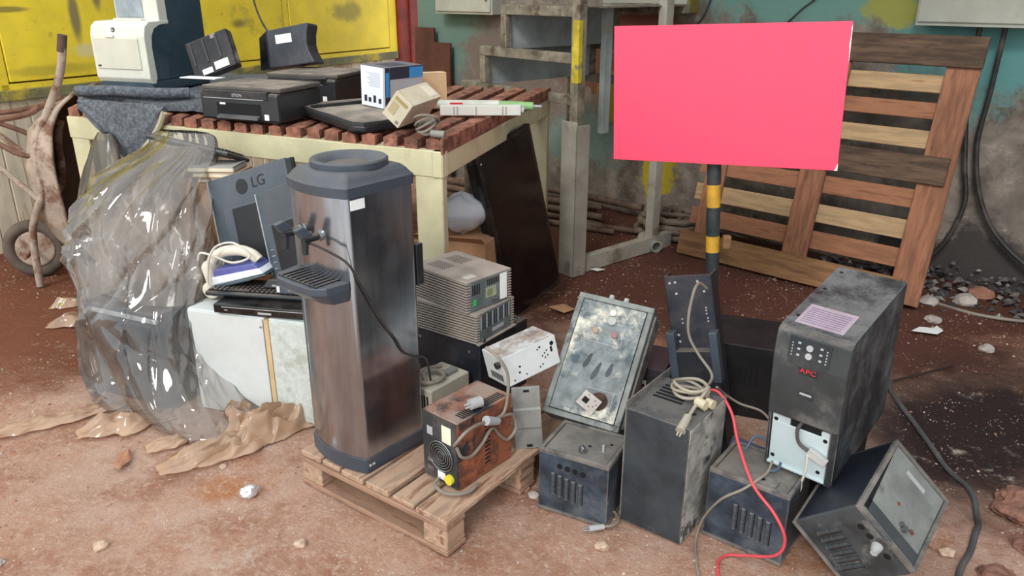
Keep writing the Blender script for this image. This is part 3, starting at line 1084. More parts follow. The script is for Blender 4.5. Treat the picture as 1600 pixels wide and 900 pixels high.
prof = [(-0.12, 0.0), (0.15, 0.0), (0.125, 0.06), (0.118, 0.1), (0.125, 0.15), (0.14, 0.19), (0.138, 0.205), (-0.11, 0.195)]
mb.prism(prof, -0.055, 0.055, 'y')
mb.build('shell', mat('charcoal_plastic', S(52, 56, 64), 0.4, smear=0.15, bump=0.03), t, bevel=0.006)
mb = MB()
mb.box(-0.06, 0.035, -0.0565, -0.0545, 0.12, 0.165)
mb.build('label_sticker', WHITE, t)
mb = MB()
mb.hexa([(-0.20, -0.02, 0.0), (-0.12, -0.056, 0.0), (-0.12, 0.05, 0), (-0.20, 0.05, 0), (-0.18, -0.02, 0.17), (-0.11, -0.056, 0.195), (-0.11, 0.05, 0.195), (-0.18, 0.05, 0.17)])
mb.build('side_wing', BLACKCLEAN, t, bevel=0.005)
mb = MB()
mb.tube([(-1.44, 4.55, ZT + 0.75), (-1.40, 4.5, ZT + 0.5), (-1.36, 4.47, ZT + 0.38), (-1.3, 4.42, ZT + 0.3)], 0.006, 6)
tag(mb.build('mains_cable', CABLEBLACK, smooth=True), 'thin black cord hanging down beside the laser printer to the housings', 'cord')

# ------------------------------------------------------------------ black tray, boxes, tubes on the bench
t = thing('scanner_lid', 'wide black shallow tray with dusty inside lying on the bench behind the cooler', 'tray', (-0.66, 3.43, ZT + 0.008), (2, 0, 39))
w, d_ = 0.32, 0.54
mb = MB()
ol = [(-w / 2 + 0.03, -d_ / 2), (w / 2, -d_ / 2), (w / 2, d_ / 2), (-w / 2 + 0.06, d_ / 2), (-w / 2, d_ / 2 - 0.06), (-w / 2, -d_ / 2 + 0.04)]
mb.prism(ol, 0, 0.032, 'z')
mb.build('tray_body', BLACK, t, bevel=0.01)
mb = MB()
for a, c_ in zip(ol, ol[1:] + ol[:1]):
    va, vc = Vector((a[0], a[1], 0)), Vector((c_[0], c_[1], 0))
    ia, ic = va * 0.9, vc * 0.9
    mb.hexa([va + Vector((0, 0, 0.03)), vc + Vector((0, 0, 0.03)), ic + Vector((0, 0, 0.03)), ia + Vector((0, 0, 0.03)), va + Vector((0, 0, 0.044)), vc + Vector((0, 0, 0.044)), ic + Vector((0, 0, 0.042)), ia + Vector((0, 0, 0.042))])
mb.build('rim', mat('dusty_black_rim', S(50, 50, 52), 0.6, dust=0.7), t)
mb = MB()
mb.prism([(p[0] * 0.88, p[1] * 0.88) for p in ol], 0.032, 0.034, 'z')
mb.build('dusty_floor', mat('dusty_inside', S(136, 126, 114), 0.9, var=0.25, vs=8), t)
mb = MB()
mb.box(-w / 2 + 0.03, w / 2 - 0.02, 0.185, 0.2, 0.033, 0.05)
mb.build('slot_rib', BLACK, t, bevel=0.004)

t = thing('product_box', 'blue and white printed product box on the black tray', 'box', (-0.545, 3.63, ZT + 0.048), (3, 0, 49.9))
w, d_, h_ = 0.226, 0.159, 0.175
mb = MB()
mb.box(-w / 2, w / 2, -d_ / 2, d_ / 2, 0, h_)
mb.build('carton', mat('grey_white_carton', S(178, 178, 182), 0.5, var=0.04), t, bevel=0.0015)
mb = MB()
mb.box(-w / 2 - 0.0012, -w / 2, -d_ / 2 + 0.012, d_ / 2 - 0.001, 0.001, h_ - 0.001)
mb.build('white_end_print', mat('white_end', S(232, 236, 244), 0.5, var=0.02), t)
PBLUE = emat('blue_print', S(60, 140, 200))
PDARK = emat('dark_blue_print', S(40, 44, 58))
mb = MB()
mb.box(-w / 2 + 0.0, -w / 2 + 0.028, -d_ / 2 - 0.0012, -d_ / 2, 0, h_)
mb.build('dark_strip', PDARK, t)
mb = MB()
mb.box(-w / 2 + 0.004, -w / 2 + 0.024, -d_ / 2 - 0.002, -d_ / 2 - 0.001, 0.05, h_ - 0.02)
mb.build('blue_strip', PBLUE, t)
mb = MB()
mb.box(-w / 2 + 0.03, w / 2, -d_ / 2 - 0.0012, -d_ / 2, h_ - 0.05, h_)
mb.build('top_band', PDARK, t)
mb = MB()
mb.box(0.03, w / 2, -d_ / 2 - 0.0018, -d_ / 2 - 0.001, h_ - 0.05, h_ - 0.004)
mb.build('blue_band', PBLUE, t)
mb = MB()
mb.box(-w / 2, w / 2, -d_ / 2, d_ / 2, h_, h_ + 0.0012)
mb.build('top_print', emat('top_grey_print', S(98, 96, 104)), t)
mb = MB()
mb.box(-0.06, 0.05, -0.045, 0.045, h_ + 0.0012, h_ + 0.002)
mb.build('top_picture', PDARK, t)
mb = MB()
for k in range(9):
    mb.box(-w / 2 - 0.002, -w / 2 - 0.001, -0.05, 0.02 + 0.01 * (k % 3), 0.09 + 0.007 * k, 0.092 + 0.007 * k)
mb.build('fine_print', emat('grey_text_lines', S(150, 158, 176)), t)
mb = MB()
for k, (a, c_) in enumerate(((-0.055, 0.03), (-0.02, 0.045), (0.012, 0.028), (0.04, 0.04))):
    mb.box(-w / 2 - 0.002, -w / 2 - 0.001, a, a + 0.018, 0.02, 0.02 + c_ * 0.7)
mb.build('printed_pictures', PDARK, t)

t = thing('cream_box', 'small cream cardboard box tipped on its edge at the bench corner', 'box', (-0.435, 3.215, ZT + 0.06), (39.9, -2.9, 65.8))
mb = MB()
mb.box(-0.115, 0.115, -0.044, 0.044, 0, 0.118)
mb.build('carton', CREAM, t, bevel=0.002)
mb = MB()
mb.box(-0.1165, -0.115, -0.03, 0.032, 0.09, 0.104)
mb.build('title_print', emat('olive_print', S(160, 140, 90)), t)
mb = MB()
mb.box(-0.1165, -0.115, 0.0, 0.032, 0.03, 0.08)
mb.build('picture_print', emat('beige_print', S(178, 162, 124)), t)
mb = MB()
mb.box(-0.1165, -0.115, -0.034, -0.02, 0.01, 0.022)
mb.build('small_print', emat('grey_print', S(120, 120, 110)), t)
mb = MB()
mb.box(0.05, 0.1, -0.03, 0.03, 0.118, 0.1192)
mb.build('tape', mat('pale_tape', S(222, 214, 192), 0.5), t)

t = thing('carton', 'plain tan carton standing behind the blue and white box', 'box', (-0.40, 3.86, ZT), (0, 0, 20))
mb = MB()
mb.box(-0.075, 0.075, -0.05, 0.05, 0, 0.165)
mb.build('card_body', mat('tan_card', S(208, 170, 130), 0.85, var=0.06), t, bevel=0.002)
mb = MB()
mb.box(-0.075, 0.075, -0.05, 0.004, 0.165, 0.168)
mb.build('flap', mat('tan_flap', S(214, 180, 142), 0.85), t)

t = thing('lamp_carton', 'long white square lamp carton lying across the rusty bars', 'carton', (-0.125, 3.60, ZT + 0.004), (0, 0, 0))
mb = MB()
mb.box(-0.2, 0.165, -0.022, 0.022, 0, 0.044)
mb.build('sleeve', mat('white_sleeve', S(208, 206, 196), 0.6, var=0.06, smear=0.15), t, bevel=0.003)
for a in (-0.14, -0.125, -0.04, 0.08, 0.095):
    mb = MB()
    mb.box(a, a + 0.006, -0.023, -0.021, 0.004, 0.04)
    mb.build('print_stripe', emat('faded_stripe', S(160, 150, 140)), t)
mb = MB()
mb.cyl((0.165, 0, 0.022), (0.18, 0, 0.022), 0.016)
mb.build('end_cap', PALEGREY, t)
t = thing('tube_cartridge', 'thin white and green sealant tube lying behind the white lamp carton', 'tube', (-0.09, 3.74, ZT + 0.03), (0, 0, -3))
mb = MB()
mb.cyl((-0.26, 0, 0), (0.03, 0, 0), 0.022, 16)
mb.build('white_barrel', mat('white_barrel', S(196, 196, 184), 0.5), t, smooth=True)
mb = MB()
mb.cyl((0.03, 0, 0), (0.19, 0, -0.006), 0.02, 16)
mb.build('green_barrel', mat('green_barrel', S(132, 174, 112), 0.5, var=0.1, smear=0.2), t, smooth=True)
mb = MB()
mb.cyl((0.19, 0, -0.006), (0.23, 0, -0.006), 0.009, 12, 0.005)
mb.build('nozzle', PALEGREY, t, smooth=True)
mb = MB()
mb.box(-0.2, -0.14, -0.0235, -0.02, -0.004, 0.012)
mb.build('red_mark', REDP, t)

t = thing('cable_bundle', 'small tangled bundle of grey cable with plug on the bench corner', 'cable', (-0.335, 3.09, ZT), (0, 0, 0))
for k in range(5):
    mb = MB()
    n = 14
    ph = k * 0.8
    mb.tube([(0.045 * math.cos(2 * math.pi * i / n + ph) * (0.7 + 0.1 * k), 0.03 * math.sin(2 * math.pi * i / n + ph), 0.03 + 0.008 * k + 0.022 * math.sin(2 * math.pi * i / n + ph * 2)) for i in range(n + 1)], 0.005, 6, sub=3)
    mb.build('loop', mat('grey_brown_wire', S(110, 100, 90), 0.7) if k == 0 else CABLEGREY, t, smooth=True)
mb = MB()
mb.cyl((0.02, -0.04, 0.016), (0.075, -0.055, 0.012), 0.013, 10, 0.016)
mb.build('plug', mat('grey_plug', S(124, 122, 112), 0.6), t, smooth=True)
# ------------------------------------------------------------------ wheelbarrow standing on its nose
WBP = mat('peeling_barrow_paint', S(168, 150, 134), 0.75, var=0.15, vs=8, col2=S(122, 88, 70), s2=6, lo=0.5, hi=0.62, col3=S(92, 64, 52), s3=14, lo3=0.6, hi3=0.68, bump=0.3)
WBI = mat('brown_tray_inside', S(84, 60, 48), 0.8, var=0.15, vs=4, smear=0.15, bump=0.1)
wbr = thing('wheelbarrow', 'rusty old wheelbarrow standing upright on its nose by the gate', 'wheelbarrow', (-2.6, 4.42, 0))
O = Vector((-2.6, 4.42, 0))
en = Vector((0.974, 0.225, 0))
ew = Vector((-0.225, 0.974, 0))
lev = [(0.2, 0.17, 0.02, -0.03), (0.3, 0.215, 0.10, -0.015), (0.45, 0.25, 0.15, 0.0), (0.7, 0.275, 0.16, 0.0), (0.9, 0.275, 0.14, 0.03), (1.02, 0.265, 0.08, 0.09), (1.09, 0.255, 0.012, 0.17)]


def tray_pt(s, j, off):
    z, W, D, lean = lev[j]
    c = Vector((-2.56, 4.47, 0)) - O + Vector((lean, 0, 0))
    prof = [(-W, 0.0), (-W * 0.93, -D * 0.55), (-W * 0.72, -D), (-W * 0.3, -D * 1.06), (W * 0.3, -D * 1.06), (W * 0.72, -D), (W * 0.93, -D * 0.55), (W, 0.0)]
    a, b_ = prof[s]
    return c + ew * a + en * (b_ + off) + Vector((0, 0, z))


for off, nm, m in ((0.0, 'tray_shell', WBP), (0.007, 'tray_lining', WBI)):
    mb = MB()
    vs = [tray_pt(s, j, off) for j in range(7) for s in range(8)]
    fs = [(j * 8 + s, j * 8 + s + 1, (j + 1) * 8 + s + 1, (j + 1) * 8 + s) for j in range(6) for s in range(7)]
    mb.add(vs, fs)
    mb.build(nm, m, wbr, smooth=True)
mb = MB()
rim = [tray_pt(0, j, 0.0) for j in range(7)] + [tray_pt(s, 6, 0.0) for s in (2, 5)] + [tray_pt(7, j, 0.0) for j in range(6, -1, -1)] + [tray_pt(5, 0, 0.0), tray_pt(2, 0, 0.0), tray_pt(0, 0, 0.0)]
mb.tube(rim, 0.010, 8, sub=4)
mb.build('rim', WBP, wbr, smooth=True)
hp = [(-2.319, 4.22, 1.385), (-2.34, 4.22, 1.283), (-2.39, 4.22, 1.154), (-2.496, 4.22, 0.971), (-2.542, 4.22, 0.902), (-2.581, 4.22, 0.782), (-2.6, 4.22, 0.568), (-2.653, 4.22, 0.456), (-2.697, 4.22, 0.347), (-2.716, 4.22, 0.196), (-2.726, 4.22, 0.012)]
for k in range(2):
    sh = ew * (0.42 * k) + Vector((-0.01, 0, 0)) * k
    mb = MB()
    mb.tube([Vector(p) - O + sh for p in (hp if k == 0 else hp[4:])], 0.021, 10)
    mb.build('handle_frame', WBP, wbr, smooth=True)
    if k:
        continue          # the far handle is broken off
    mb = MB()
    mb.cyl(Vector(hp[0]) - O + sh + Vector((0.004, 0, 0.012)), Vector(hp[1]) - O + sh + Vector((0.004, 0, 0.03)), 0.0235, 14)
    mb.build('grip', mat('brown_grip', S(84, 66, 56), 0.8, var=0.2), wbr, smooth=True)
BRN = mat('brown_rusty_brace', S(104, 72, 56), 0.8, var=0.25, vs=10, bump=0.3)
for pts in ([(-2.52, 4.24, 1.03), (-2.6, 4.24, 0.99), (-2.78, 4.27, 0.955), (-2.98, 4.24, 0.93)], [(-2.60, 4.24, 0.76), (-2.70, 4.25, 0.775), (-2.82, 4.27, 0.83), (-2.98, 4.24, 0.9)], [(-2.62, 4.24, 0.50), (-2.84, 4.27, 0.70), (-2.99, 4.24, 0.86)]):
    for k in range(2):
        mb = MB()
        mb.tube([Vector(p) - O + ew * (0.4 * k) for p in pts], 0.016, 8)
        mb.build('stand_leg', BRN if pts[0][2] > 0.7 else WBP, wbr, smooth=True)
wc = Vector((-2.83, 4.42, 0.178)) - O
mb = MB()
n, k2 = 32, 12
vs, fs = [], []
for i in range(n):
    a = 2 * math.pi * i / n
    for j in range(k2):
        b_ = 2 * math.pi * j / k2
        rr = 0.142 + 0.034 * math.cos(b_)
        vs.append(wc + en * (rr * math.cos(a)) + Vector((0, 0, rr * math.sin(a))) + ew * (0.04 * math.sin(b_)))
for i in range(n):
    for j in range(k2):
        fs.append((i * k2 + j, ((i + 1) % n) * k2 + j, ((i + 1) % n) * k2 + (j + 1) % k2, i * k2 + (j + 1) % k2))
mb.add(vs, fs)
mb.build('tyre', mat('dusty_tyre', S(96, 84, 74), 0.95, var=0.2, bump=0.4), wbr, smooth=True)
mb = MB()
mb.cyl(wc - ew * 0.025, wc + ew * 0.025, 0.11, 24)
mb.build('wheel_disc', WBP, wbr, bevel=0.012)
mb = MB()
mb.cyl(wc - ew * 0.19, wc + ew * 0.19, 0.012, 10)
mb.build('axle', RUST, wbr)

# ------------------------------------------------------------------ contents under the plastic
t = thing('computer_case', 'dark grey computer monitor case seen through the clear plastic sheet', 'computer case', (-1.515, 3.03, 0), (0, 0, -24))
mb = MB()
mb.box(-0.21, 0.20, -0.15, 0.15, 0, 0.42)
mb.build('case', mat('dark_grey_case', S(62, 68, 74), 0.5, var=0.1, dust=0.5), t, bevel=0.015)
mb = MB()
mb.box(-0.17, 0.16, -0.156, -0.148, 0.05, 0.36)
mb.build('screen', mat('dark_screen', S(40, 46, 52), 0.25), t, bevel=0.004)
mb = MB()
mb.box(-0.21, 0.20, -0.157, -0.14, 0.385, 0.405)
mb.build('light_trim', PALEGREY, t, bevel=0.004)
t = thing('carton', 'beige carton behind the grey monitors carrying the books', 'box', (-1.2, 3.27, 0.0), (0, 0, -22))
mb = MB()
mb.box(-0.19, 0.12, -0.09, 0.09, 0, 0.86)
mb.build('card_body', CARD, t, bevel=0.004)
mb = MB()
mb.box(-0.19, 0.12, -0.012, 0.012, 0.86, 0.862)
mb.build('tape', PALEGREY, t)
for k, (c_, lb) in enumerate(((S(206, 196, 178), 'lowest'), (S(176, 140, 104), 'middle'), (S(150, 146, 140), 'topmost'))):
    t = thing('book', 'pale ' + ('cream', 'tan', 'grey')[k] + ' book, ' + lb + ' of the small stack behind the grey monitor', 'book', (-1.2 - 0.02 * k, 3.25, 0.863 + 0.024 * k), (0, 0, -16 + 6 * k), 'books behind the monitor')
    mb = MB()
    mb.box(-0.1, 0.1, -0.07, 0.07, 0, 0.003)
    mb.box(-0.1, 0.1, -0.07, 0.07, 0.019, 0.022)
    mb.box(0.096, 0.1, -0.07, 0.07, 0, 0.022)
    mb.build('cover', mat('book_cover_%d' % k, c_, 0.7), t)
    mb = MB()
    mb.box(-0.097, 0.096, -0.067, 0.067, 0.003, 0.019)
    mb.build('pages', mat('book_pages_%d' % k, S(206, 196, 172), 0.9), t)


def keyboard(label, loc, rot, w=0.44, d=0.15, m=BLACK):
    t = thing('keyboard', label, 'keyboard', loc, rot)
    mb = MB()
    mb.box(-w / 2, w / 2, -d / 2, d / 2, 0, 0.02)
    mb.build('body', m, t, bevel=0.008)
    key = MB().box(-0.0078, 0.0078, -0.0075, 0.0075, 0, 0.009).mesh('key', bevel=0.002, seg=1)
    key.materials.append(BLACK)
    nx = int((w - 0.03) / 0.0195)
    for r in range(6):
        for i in range(nx):
            if r == 0 and 4 <= i <= 8:
                continue
            share('key', key, t, Matrix.Translation((-w / 2 + 0.022 + i * 0.0195, -d / 2 + 0.018 + r * 0.0205, 0.02)))
    mb = MB()
    mb.box(-w / 2 + 0.022 + 3.6 * 0.0195, -w / 2 + 0.022 + 8.4 * 0.0195, -d / 2 + 0.0105, -d / 2 + 0.0255, 0.02, 0.029)
    mb.build('space_bar', BLACK, t, bevel=0.002)
    return t


keyboard('black keyboard wedged under the bench rail above the plastic sheet', (-1.36, 3.36, 0.965), (-22, 6, -22), 0.44, 0.15)

# ------------------------------------------------------------------ white cabinets
CABW = mat('white_enamel', S(204, 208, 206), 0.5, var=0.04, vs=2, smear=0.12, bump=0.02)
SPECK = mat('speckled_white_panel', S(196, 202, 196), 0.55, var=0.06, vs=60, col2=S(172, 178, 166), s2=14, lo=0.5, hi=0.65, smear=0.08)
cd = Vector((0.956, -0.292, 0))
Sm = Vector((-0.9415, 2.7326, 0))
for x0, x1, lb, m in ((-0.355, -0.008, 'white metal cabinet under the stacked electronics, half behind the plastic sheet', CABW), (0.012, 0.31, 'white speckled cabinet between the plastic sheet and the water cooler', SPECK)):
    p = Sm + cd * ((x0 + x1) / 2) + Vector((0.292, 0.956, 0)) * 0.17
    t = thing('metal_cabinet', lb, 'cabinet', p, (0, 0, -17), 'white cabinets')
    w = (x1 - x0) / 2
    mb = MB()
    mb.box(-w, w, -0.165, 0.17, 0, 0.446)
    mb.build('body', m, t, bevel=0.004)
    mb = MB()
    mb.box(-w + 0.004, w - 0.004, -0.172, -0.165, 0.02, 0.44)
    mb.build('front_panel', m, t, bevel=0.002)
    for zz in (0.05, 0.41):
        mb = MB()
        mb.cyl((w - 0.012, -0.172, zz), (w - 0.012, -0.176, zz), 0.004, 8)
        mb.build('screw', CHROME, t)
p = Sm + cd * 0.002 + Vector((0.292, 0.956, 0)) * 0.1
mb = MB()
mb.box(-0.0095, 0.0095, -0.1, 0.1, 0, 0.44)
tag(mb.build('wood_strip', mat('raw_batten', S(206, 176, 132), 0.8, var=0.1), loc=p, rot=(0, 0, -17)), 'narrow raw wood batten between the two white cabinets', 'batten')

# disc player, keyboard, adapter on the cabinets
t = thing('disc_player', 'slim black disc player lying on top of the white cabinets', 'disc player', (-0.945, 2.86, 0.448), (0, 0, -11))
mb = MB()
mb.box(-0.185, 0.185, -0.12, 0.12, 0.004, 0.04)
mb.build('case', BLACKCLEAN, t, bevel=0.004)
mb = MB()
mb.box(-0.15, 0.185, -0.1215, -0.1195, 0.03, 0.0325)
mb.build('silver_strip', PALEGREY, t)
mb = MB()
mb.box(0.0, 0.055, -0.1215, -0.1195, 0.012, 0.02)
mb.build('badge', PALEGREY, t)
mb = MB()
mb.box(-0.14, -0.125, -0.1215, -0.1195, 0.018, 0.021)
mb.build('button', PALEGREY, t)
for sx in (-0.15, 0.15):
    mb = MB()
    mb.cyl((sx, -0.09, 0), (sx, -0.09, 0.006), 0.014)
    mb.build('foot', BLACK, t)
keyboard('black keyboard lying on the disc player under the clothes iron', (-0.99, 2.905, 0.489), (0, 0, -9), 0.42, 0.16)
t = thing('power_adapter', 'small grey blue adapter with white label on the keyboard beside the cooler', 'adapter', (-0.845, 2.83, 0.521), (0, 0, -8))
mb = MB()
mb.box(-0.06, 0.06, -0.035, 0.035, 0, 0.034)
mb.build('case', mat('blue_grey_plastic', S(70, 80, 92), 0.5, smear=0.1), t, bevel=0.004)
mb = MB()
mb.box(-0.056, -0.044, -0.0362, -0.0348, 0.006, 0.03)
mb.build('label_sticker', WHITE, t)
mb = MB()
mb.box(-0.012, 0.0, -0.0362, -0.0348, 0.012, 0.015)
mb.build('print', PALEGREY, t)
t = thing('network_switch', 'small black device behind the adapter on the keyboard', 'device', (-0.905, 2.90, 0.521), (0, 0, -8))
mb = MB()
mb.hexa([(-0.07, -0.045, 0), (0.05, -0.045, 0), (0.05, 0.04, 0), (-0.07, 0.04, 0), (-0.05, -0.035, 0.032), (0.045, -0.035, 0.032), (0.045, 0.035, 0.032), (-0.05, 0.035, 0.032)])
mb.build('case', BLACK, t, bevel=0.003)
mb = MB()
mb.box(-0.03, 0.02, -0.0445, -0.04, 0.008, 0.014)
mb.build('front_strip', PALEGREY, t)

# ------------------------------------------------------------------ grey monitors seen from behind
MONG = mat('blue_grey_monitor', S(72, 80, 88), 0.5, var=0.05, smear=0.1, bump=0.03)
MONB = mat('black_recess', S(18, 20, 24), 0.5)


def monitor(label, loc, rot, w, zt, zb, logo):
    t = thing('computer_monitor', label, 'monitor', loc, rot)
    mb = MB()
    mb.box(-w / 2, w / 2, -0.012, 0.028, zb, zt)
    mb.build('back_cover', MONG, t, bevel=0.005)
    mb = MB()
    mb.box(-w / 2 - 0.004, w / 2 + 0.004, 0.028, 0.045, zb - 0.004, zt + 0.004)
    mb.build('bezel', MONB, t, bevel=0.003)
    mb = MB()
    mb.box(-w / 2 - 0.002, -w / 2 + 0.004, -0.0135, 0.03, zb, zt)
    mb.build('pale_edge', PALEGREY, t)
    mb = MB()
    mb.box(-0.15, 0.12, -0.022, -0.012, zb + 0.01, zt - 0.13)
    mb.build('recess_frame', MONG, t, bevel=0.006)
    mb = MB()
    mb.box(-0.095, 0.115, -0.0235, -0.0215, zb + 0.015, zt - 0.14)
    mb.build('recess', MONB, t)
    for k in range(4):
        mb = MB()
        mb.box(-0.135, -0.115, -0.0236, -0.0216, zb + 0.05 + 0.025 * k, zb + 0.053 + 0.025 * k)
        mb.build('port_mark', PALEGREY, t)
    if logo:
        mb = MB()
        mb.cyl((-0.03, -0.0118, zt - 0.06), (-0.03, -0.0138, zt - 0.06), 0.031, 28)
        mb.build('logo_disc', MONB, t)
        text('LG', 0.062, MONB, t, (0.06, -0.013, zt - 0.058), FRONT)
    return t


monitor('grey monitor with round logo seen from behind, tilted beside the plastic sheet', (-1.005, 2.998, 0.624), (-13.1, -18.1, -22.0), 0.426, 0.337, -0.085, True)
monitor('second grey monitor from behind, half hidden by the water cooler', (-0.812, 2.825, 0.616), (-6.8, -20.8, -38), 0.36, 0.327, -0.03, False)

# ------------------------------------------------------------------ clothes iron
ir = thing('clothes_iron', 'white clothes iron with violet stripe and wrapped cord on the keyboard', 'iron', (-1.075, 2.925, 0.532), (0, -17, -14))
IRW = mat('cream_white_plastic', S(222, 214, 196), 0.4, var=0.04, smear=0.12)
mb = MB()
mb.prism([(-0.10, 0.0), (0.06, 0.0), (0.14, 0.006), (0.135, 0.012), (-0.10, 0.014)], -0.048, 0.048, 'y')
mb.build('soleplate', mat('grey_soleplate', S(92, 112, 120), 0.3, 0.6), ir, bevel=0.003)
mb = MB()
mb.prism([(-0.105, 0.014), (0.135, 0.014), (0.12, 0.04), (-0.1, 0.048)], -0.05, 0.05, 'y')
mb.build('white_skirt', mat('bright_white_plastic', S(226, 230, 234), 0.35), ir, bevel=0.006)
mb = MB()
mb.prism([(-0.095, 0.045), (0.122, 0.038), (0.105, 0.062), (-0.075, 0.075)], -0.046, 0.046, 'y')
mb.build('violet_stripe', mat('violet_plastic', S(92, 96, 158), 0.4), ir, bevel=0.005)
mb = MB()
mb.tube([(-0.115, 0, 0.05), (-0.11, 0, 0.09), (-0.085, 0, 0.116), (-0.03, 0, 0.128), (0.04, 0, 0.118), (0.085, 0, 0.092), (0.105, 0, 0.062)], 0.022, 12)
mb.build('handle', IRW, ir, smooth=True)
mb = MB()
mb.prism([(-0.14, 0.004), (-0.095, 0.004), (-0.088, 0.09), (-0.105, 0.12), (-0.135, 0.1)], -0.047, 0.047, 'y')
mb.build('heel', IRW, ir, bevel=0.014, seg=3)
mb = MB()
mb.cyl((-0.13, -0.02, 0.0), (-0.13, -0.05, -0.005), 0.036, 20)
mb.build('heel_knob', IRW, ir, bevel=0.008, smooth=True)
mb = MB()
pts = [(-0.12, -0.055, 0.13), (-0.09, -0.06, 0.155), (-0.04, -0.058, 0.13), (0.02, -0.056, 0.09), (0.08, -0.056, 0.085), (0.11, -0.05, 0.1), (0.05, -0.03, 0.155), (-0.01, -0.045, 0.165), (-0.05, -0.06, 0.14), (-0.09, -0.062, 0.08), (-0.11, -0.064, 0.02), (-0.06, -0.066, -0.01), (-0.04, -0.07, -0.03)]
mb.tube(pts, 0.0045, 8)
mb.build('cord', CABLEWHITE, ir, smooth=True)

# ------------------------------------------------------------------ clear plastic sheet draped over the heap


def plastic_mat(name, tint, haze_lo, haze_hi, hazecol, rough, glossy=1.0):
    m = bpy.data.materials.new(name)
    m.use_nodes = True
    nt = m.node_tree
    N, L = nt.nodes, nt.links
    N.remove(N['Principled BSDF'])
    out = N['Material Output']
    tc = N.new('ShaderNodeTexCoord')
    nz = N.new('ShaderNodeTexNoise')
    nz.inputs['Scale'].default_value = 3.2
    nz.inputs['Detail'].default_value = 7
    nz.inputs['Roughness'].default_value = 0.65
    L.new(tc.outputs['Object'], nz.inputs['Vector'])
    mr = N.new('ShaderNodeMapRange')
    mr.inputs['From Min'].default_value = 0.35
    mr.inputs['From Max'].default_value = 0.68
    mr.inputs['To Min'].default_value = haze_lo
    mr.inputs['To Max'].default_value = haze_hi
    L.new(nz.outputs['Fac'], mr.inputs['Value'])
    tr = N.new('ShaderNodeBsdfTransparent')
    tr.inputs[0].default_value = tint
    df = N.new('ShaderNodeBsdfDiffuse')
    df.inputs[0].default_value = hazecol
    tl = N.new('ShaderNodeBsdfTranslucent')
    tl.inputs[0].default_value = hazecol
    dt = N.new('ShaderNodeMixShader')
    dt.inputs[0].default_value = 0.45
    L.new(df.outputs[0], dt.inputs[1])
    L.new(tl.outputs[0], dt.inputs[2])
    m1 = N.new('ShaderNodeMixShader')
    L.new(mr.outputs[0], m1.inputs[0])
    L.new(tr.outputs[0], m1.inputs[1])
    L.new(dt.outputs[0], m1.inputs[2])
    gl = N.new('ShaderNodeBsdfGlossy')
    gl.inputs['Roughness'].default_value = rough
    fr = N.new('ShaderNodeFresnel')
    fr.inputs[0].default_value = 1.5
    fm = N.new('ShaderNodeMath')
    fm.operation = 'MULTIPLY'
    fm.inputs[1].default_value = glossy
    fm.use_clamp = True
    L.new(fr.outputs[0], fm.inputs[0])
    m2 = N.new('ShaderNodeMixShader')
    L.new(fm.outputs[0], m2.inputs[0])
    L.new(m1.outputs[0], m2.inputs[1])
    L.new(gl.outputs[0], m2.inputs[2])
    bu = N.new('ShaderNodeBump')
    bu.inputs['Strength'].default_value = 0.25
    bu.inputs['Distance'].default_value = 0.01
    n2 = N.new('ShaderNodeTexNoise')
    n2.inputs['Scale'].default_value = 9
    n2.inputs['Detail'].default_value = 2
    L.new(tc.outputs['Object'], n2.inputs['Vector'])
    L.new(n2.outputs['Fac'], bu.inputs['Height'])
    for nd in (gl, fr, df):
        L.new(bu.outputs[0], nd.inputs['Normal'])
    L.new(m2.outputs[0], out.inputs['Surface'])
    return m


CLEAR = plastic_mat('clear_plastic_film', (0.96, 0.96, 0.955, 1), 0.04, 0.27, S(218, 206, 194), 0.05, 1.7)
SMOKY = plastic_mat('dusty_plastic_film', (0.8, 0.8, 0.78, 1), 0.28, 0.5, S(142, 132, 120), 0.22, 1.0)
TANF = plastic_mat('earth_stained_film', (0.9, 0.8, 0.7, 1), 0.5, 0.85, S(240, 204, 172), 0.18, 1.1)


def ridged(p):
    return 1.0 - abs(noise.noise(p)) * 2.0


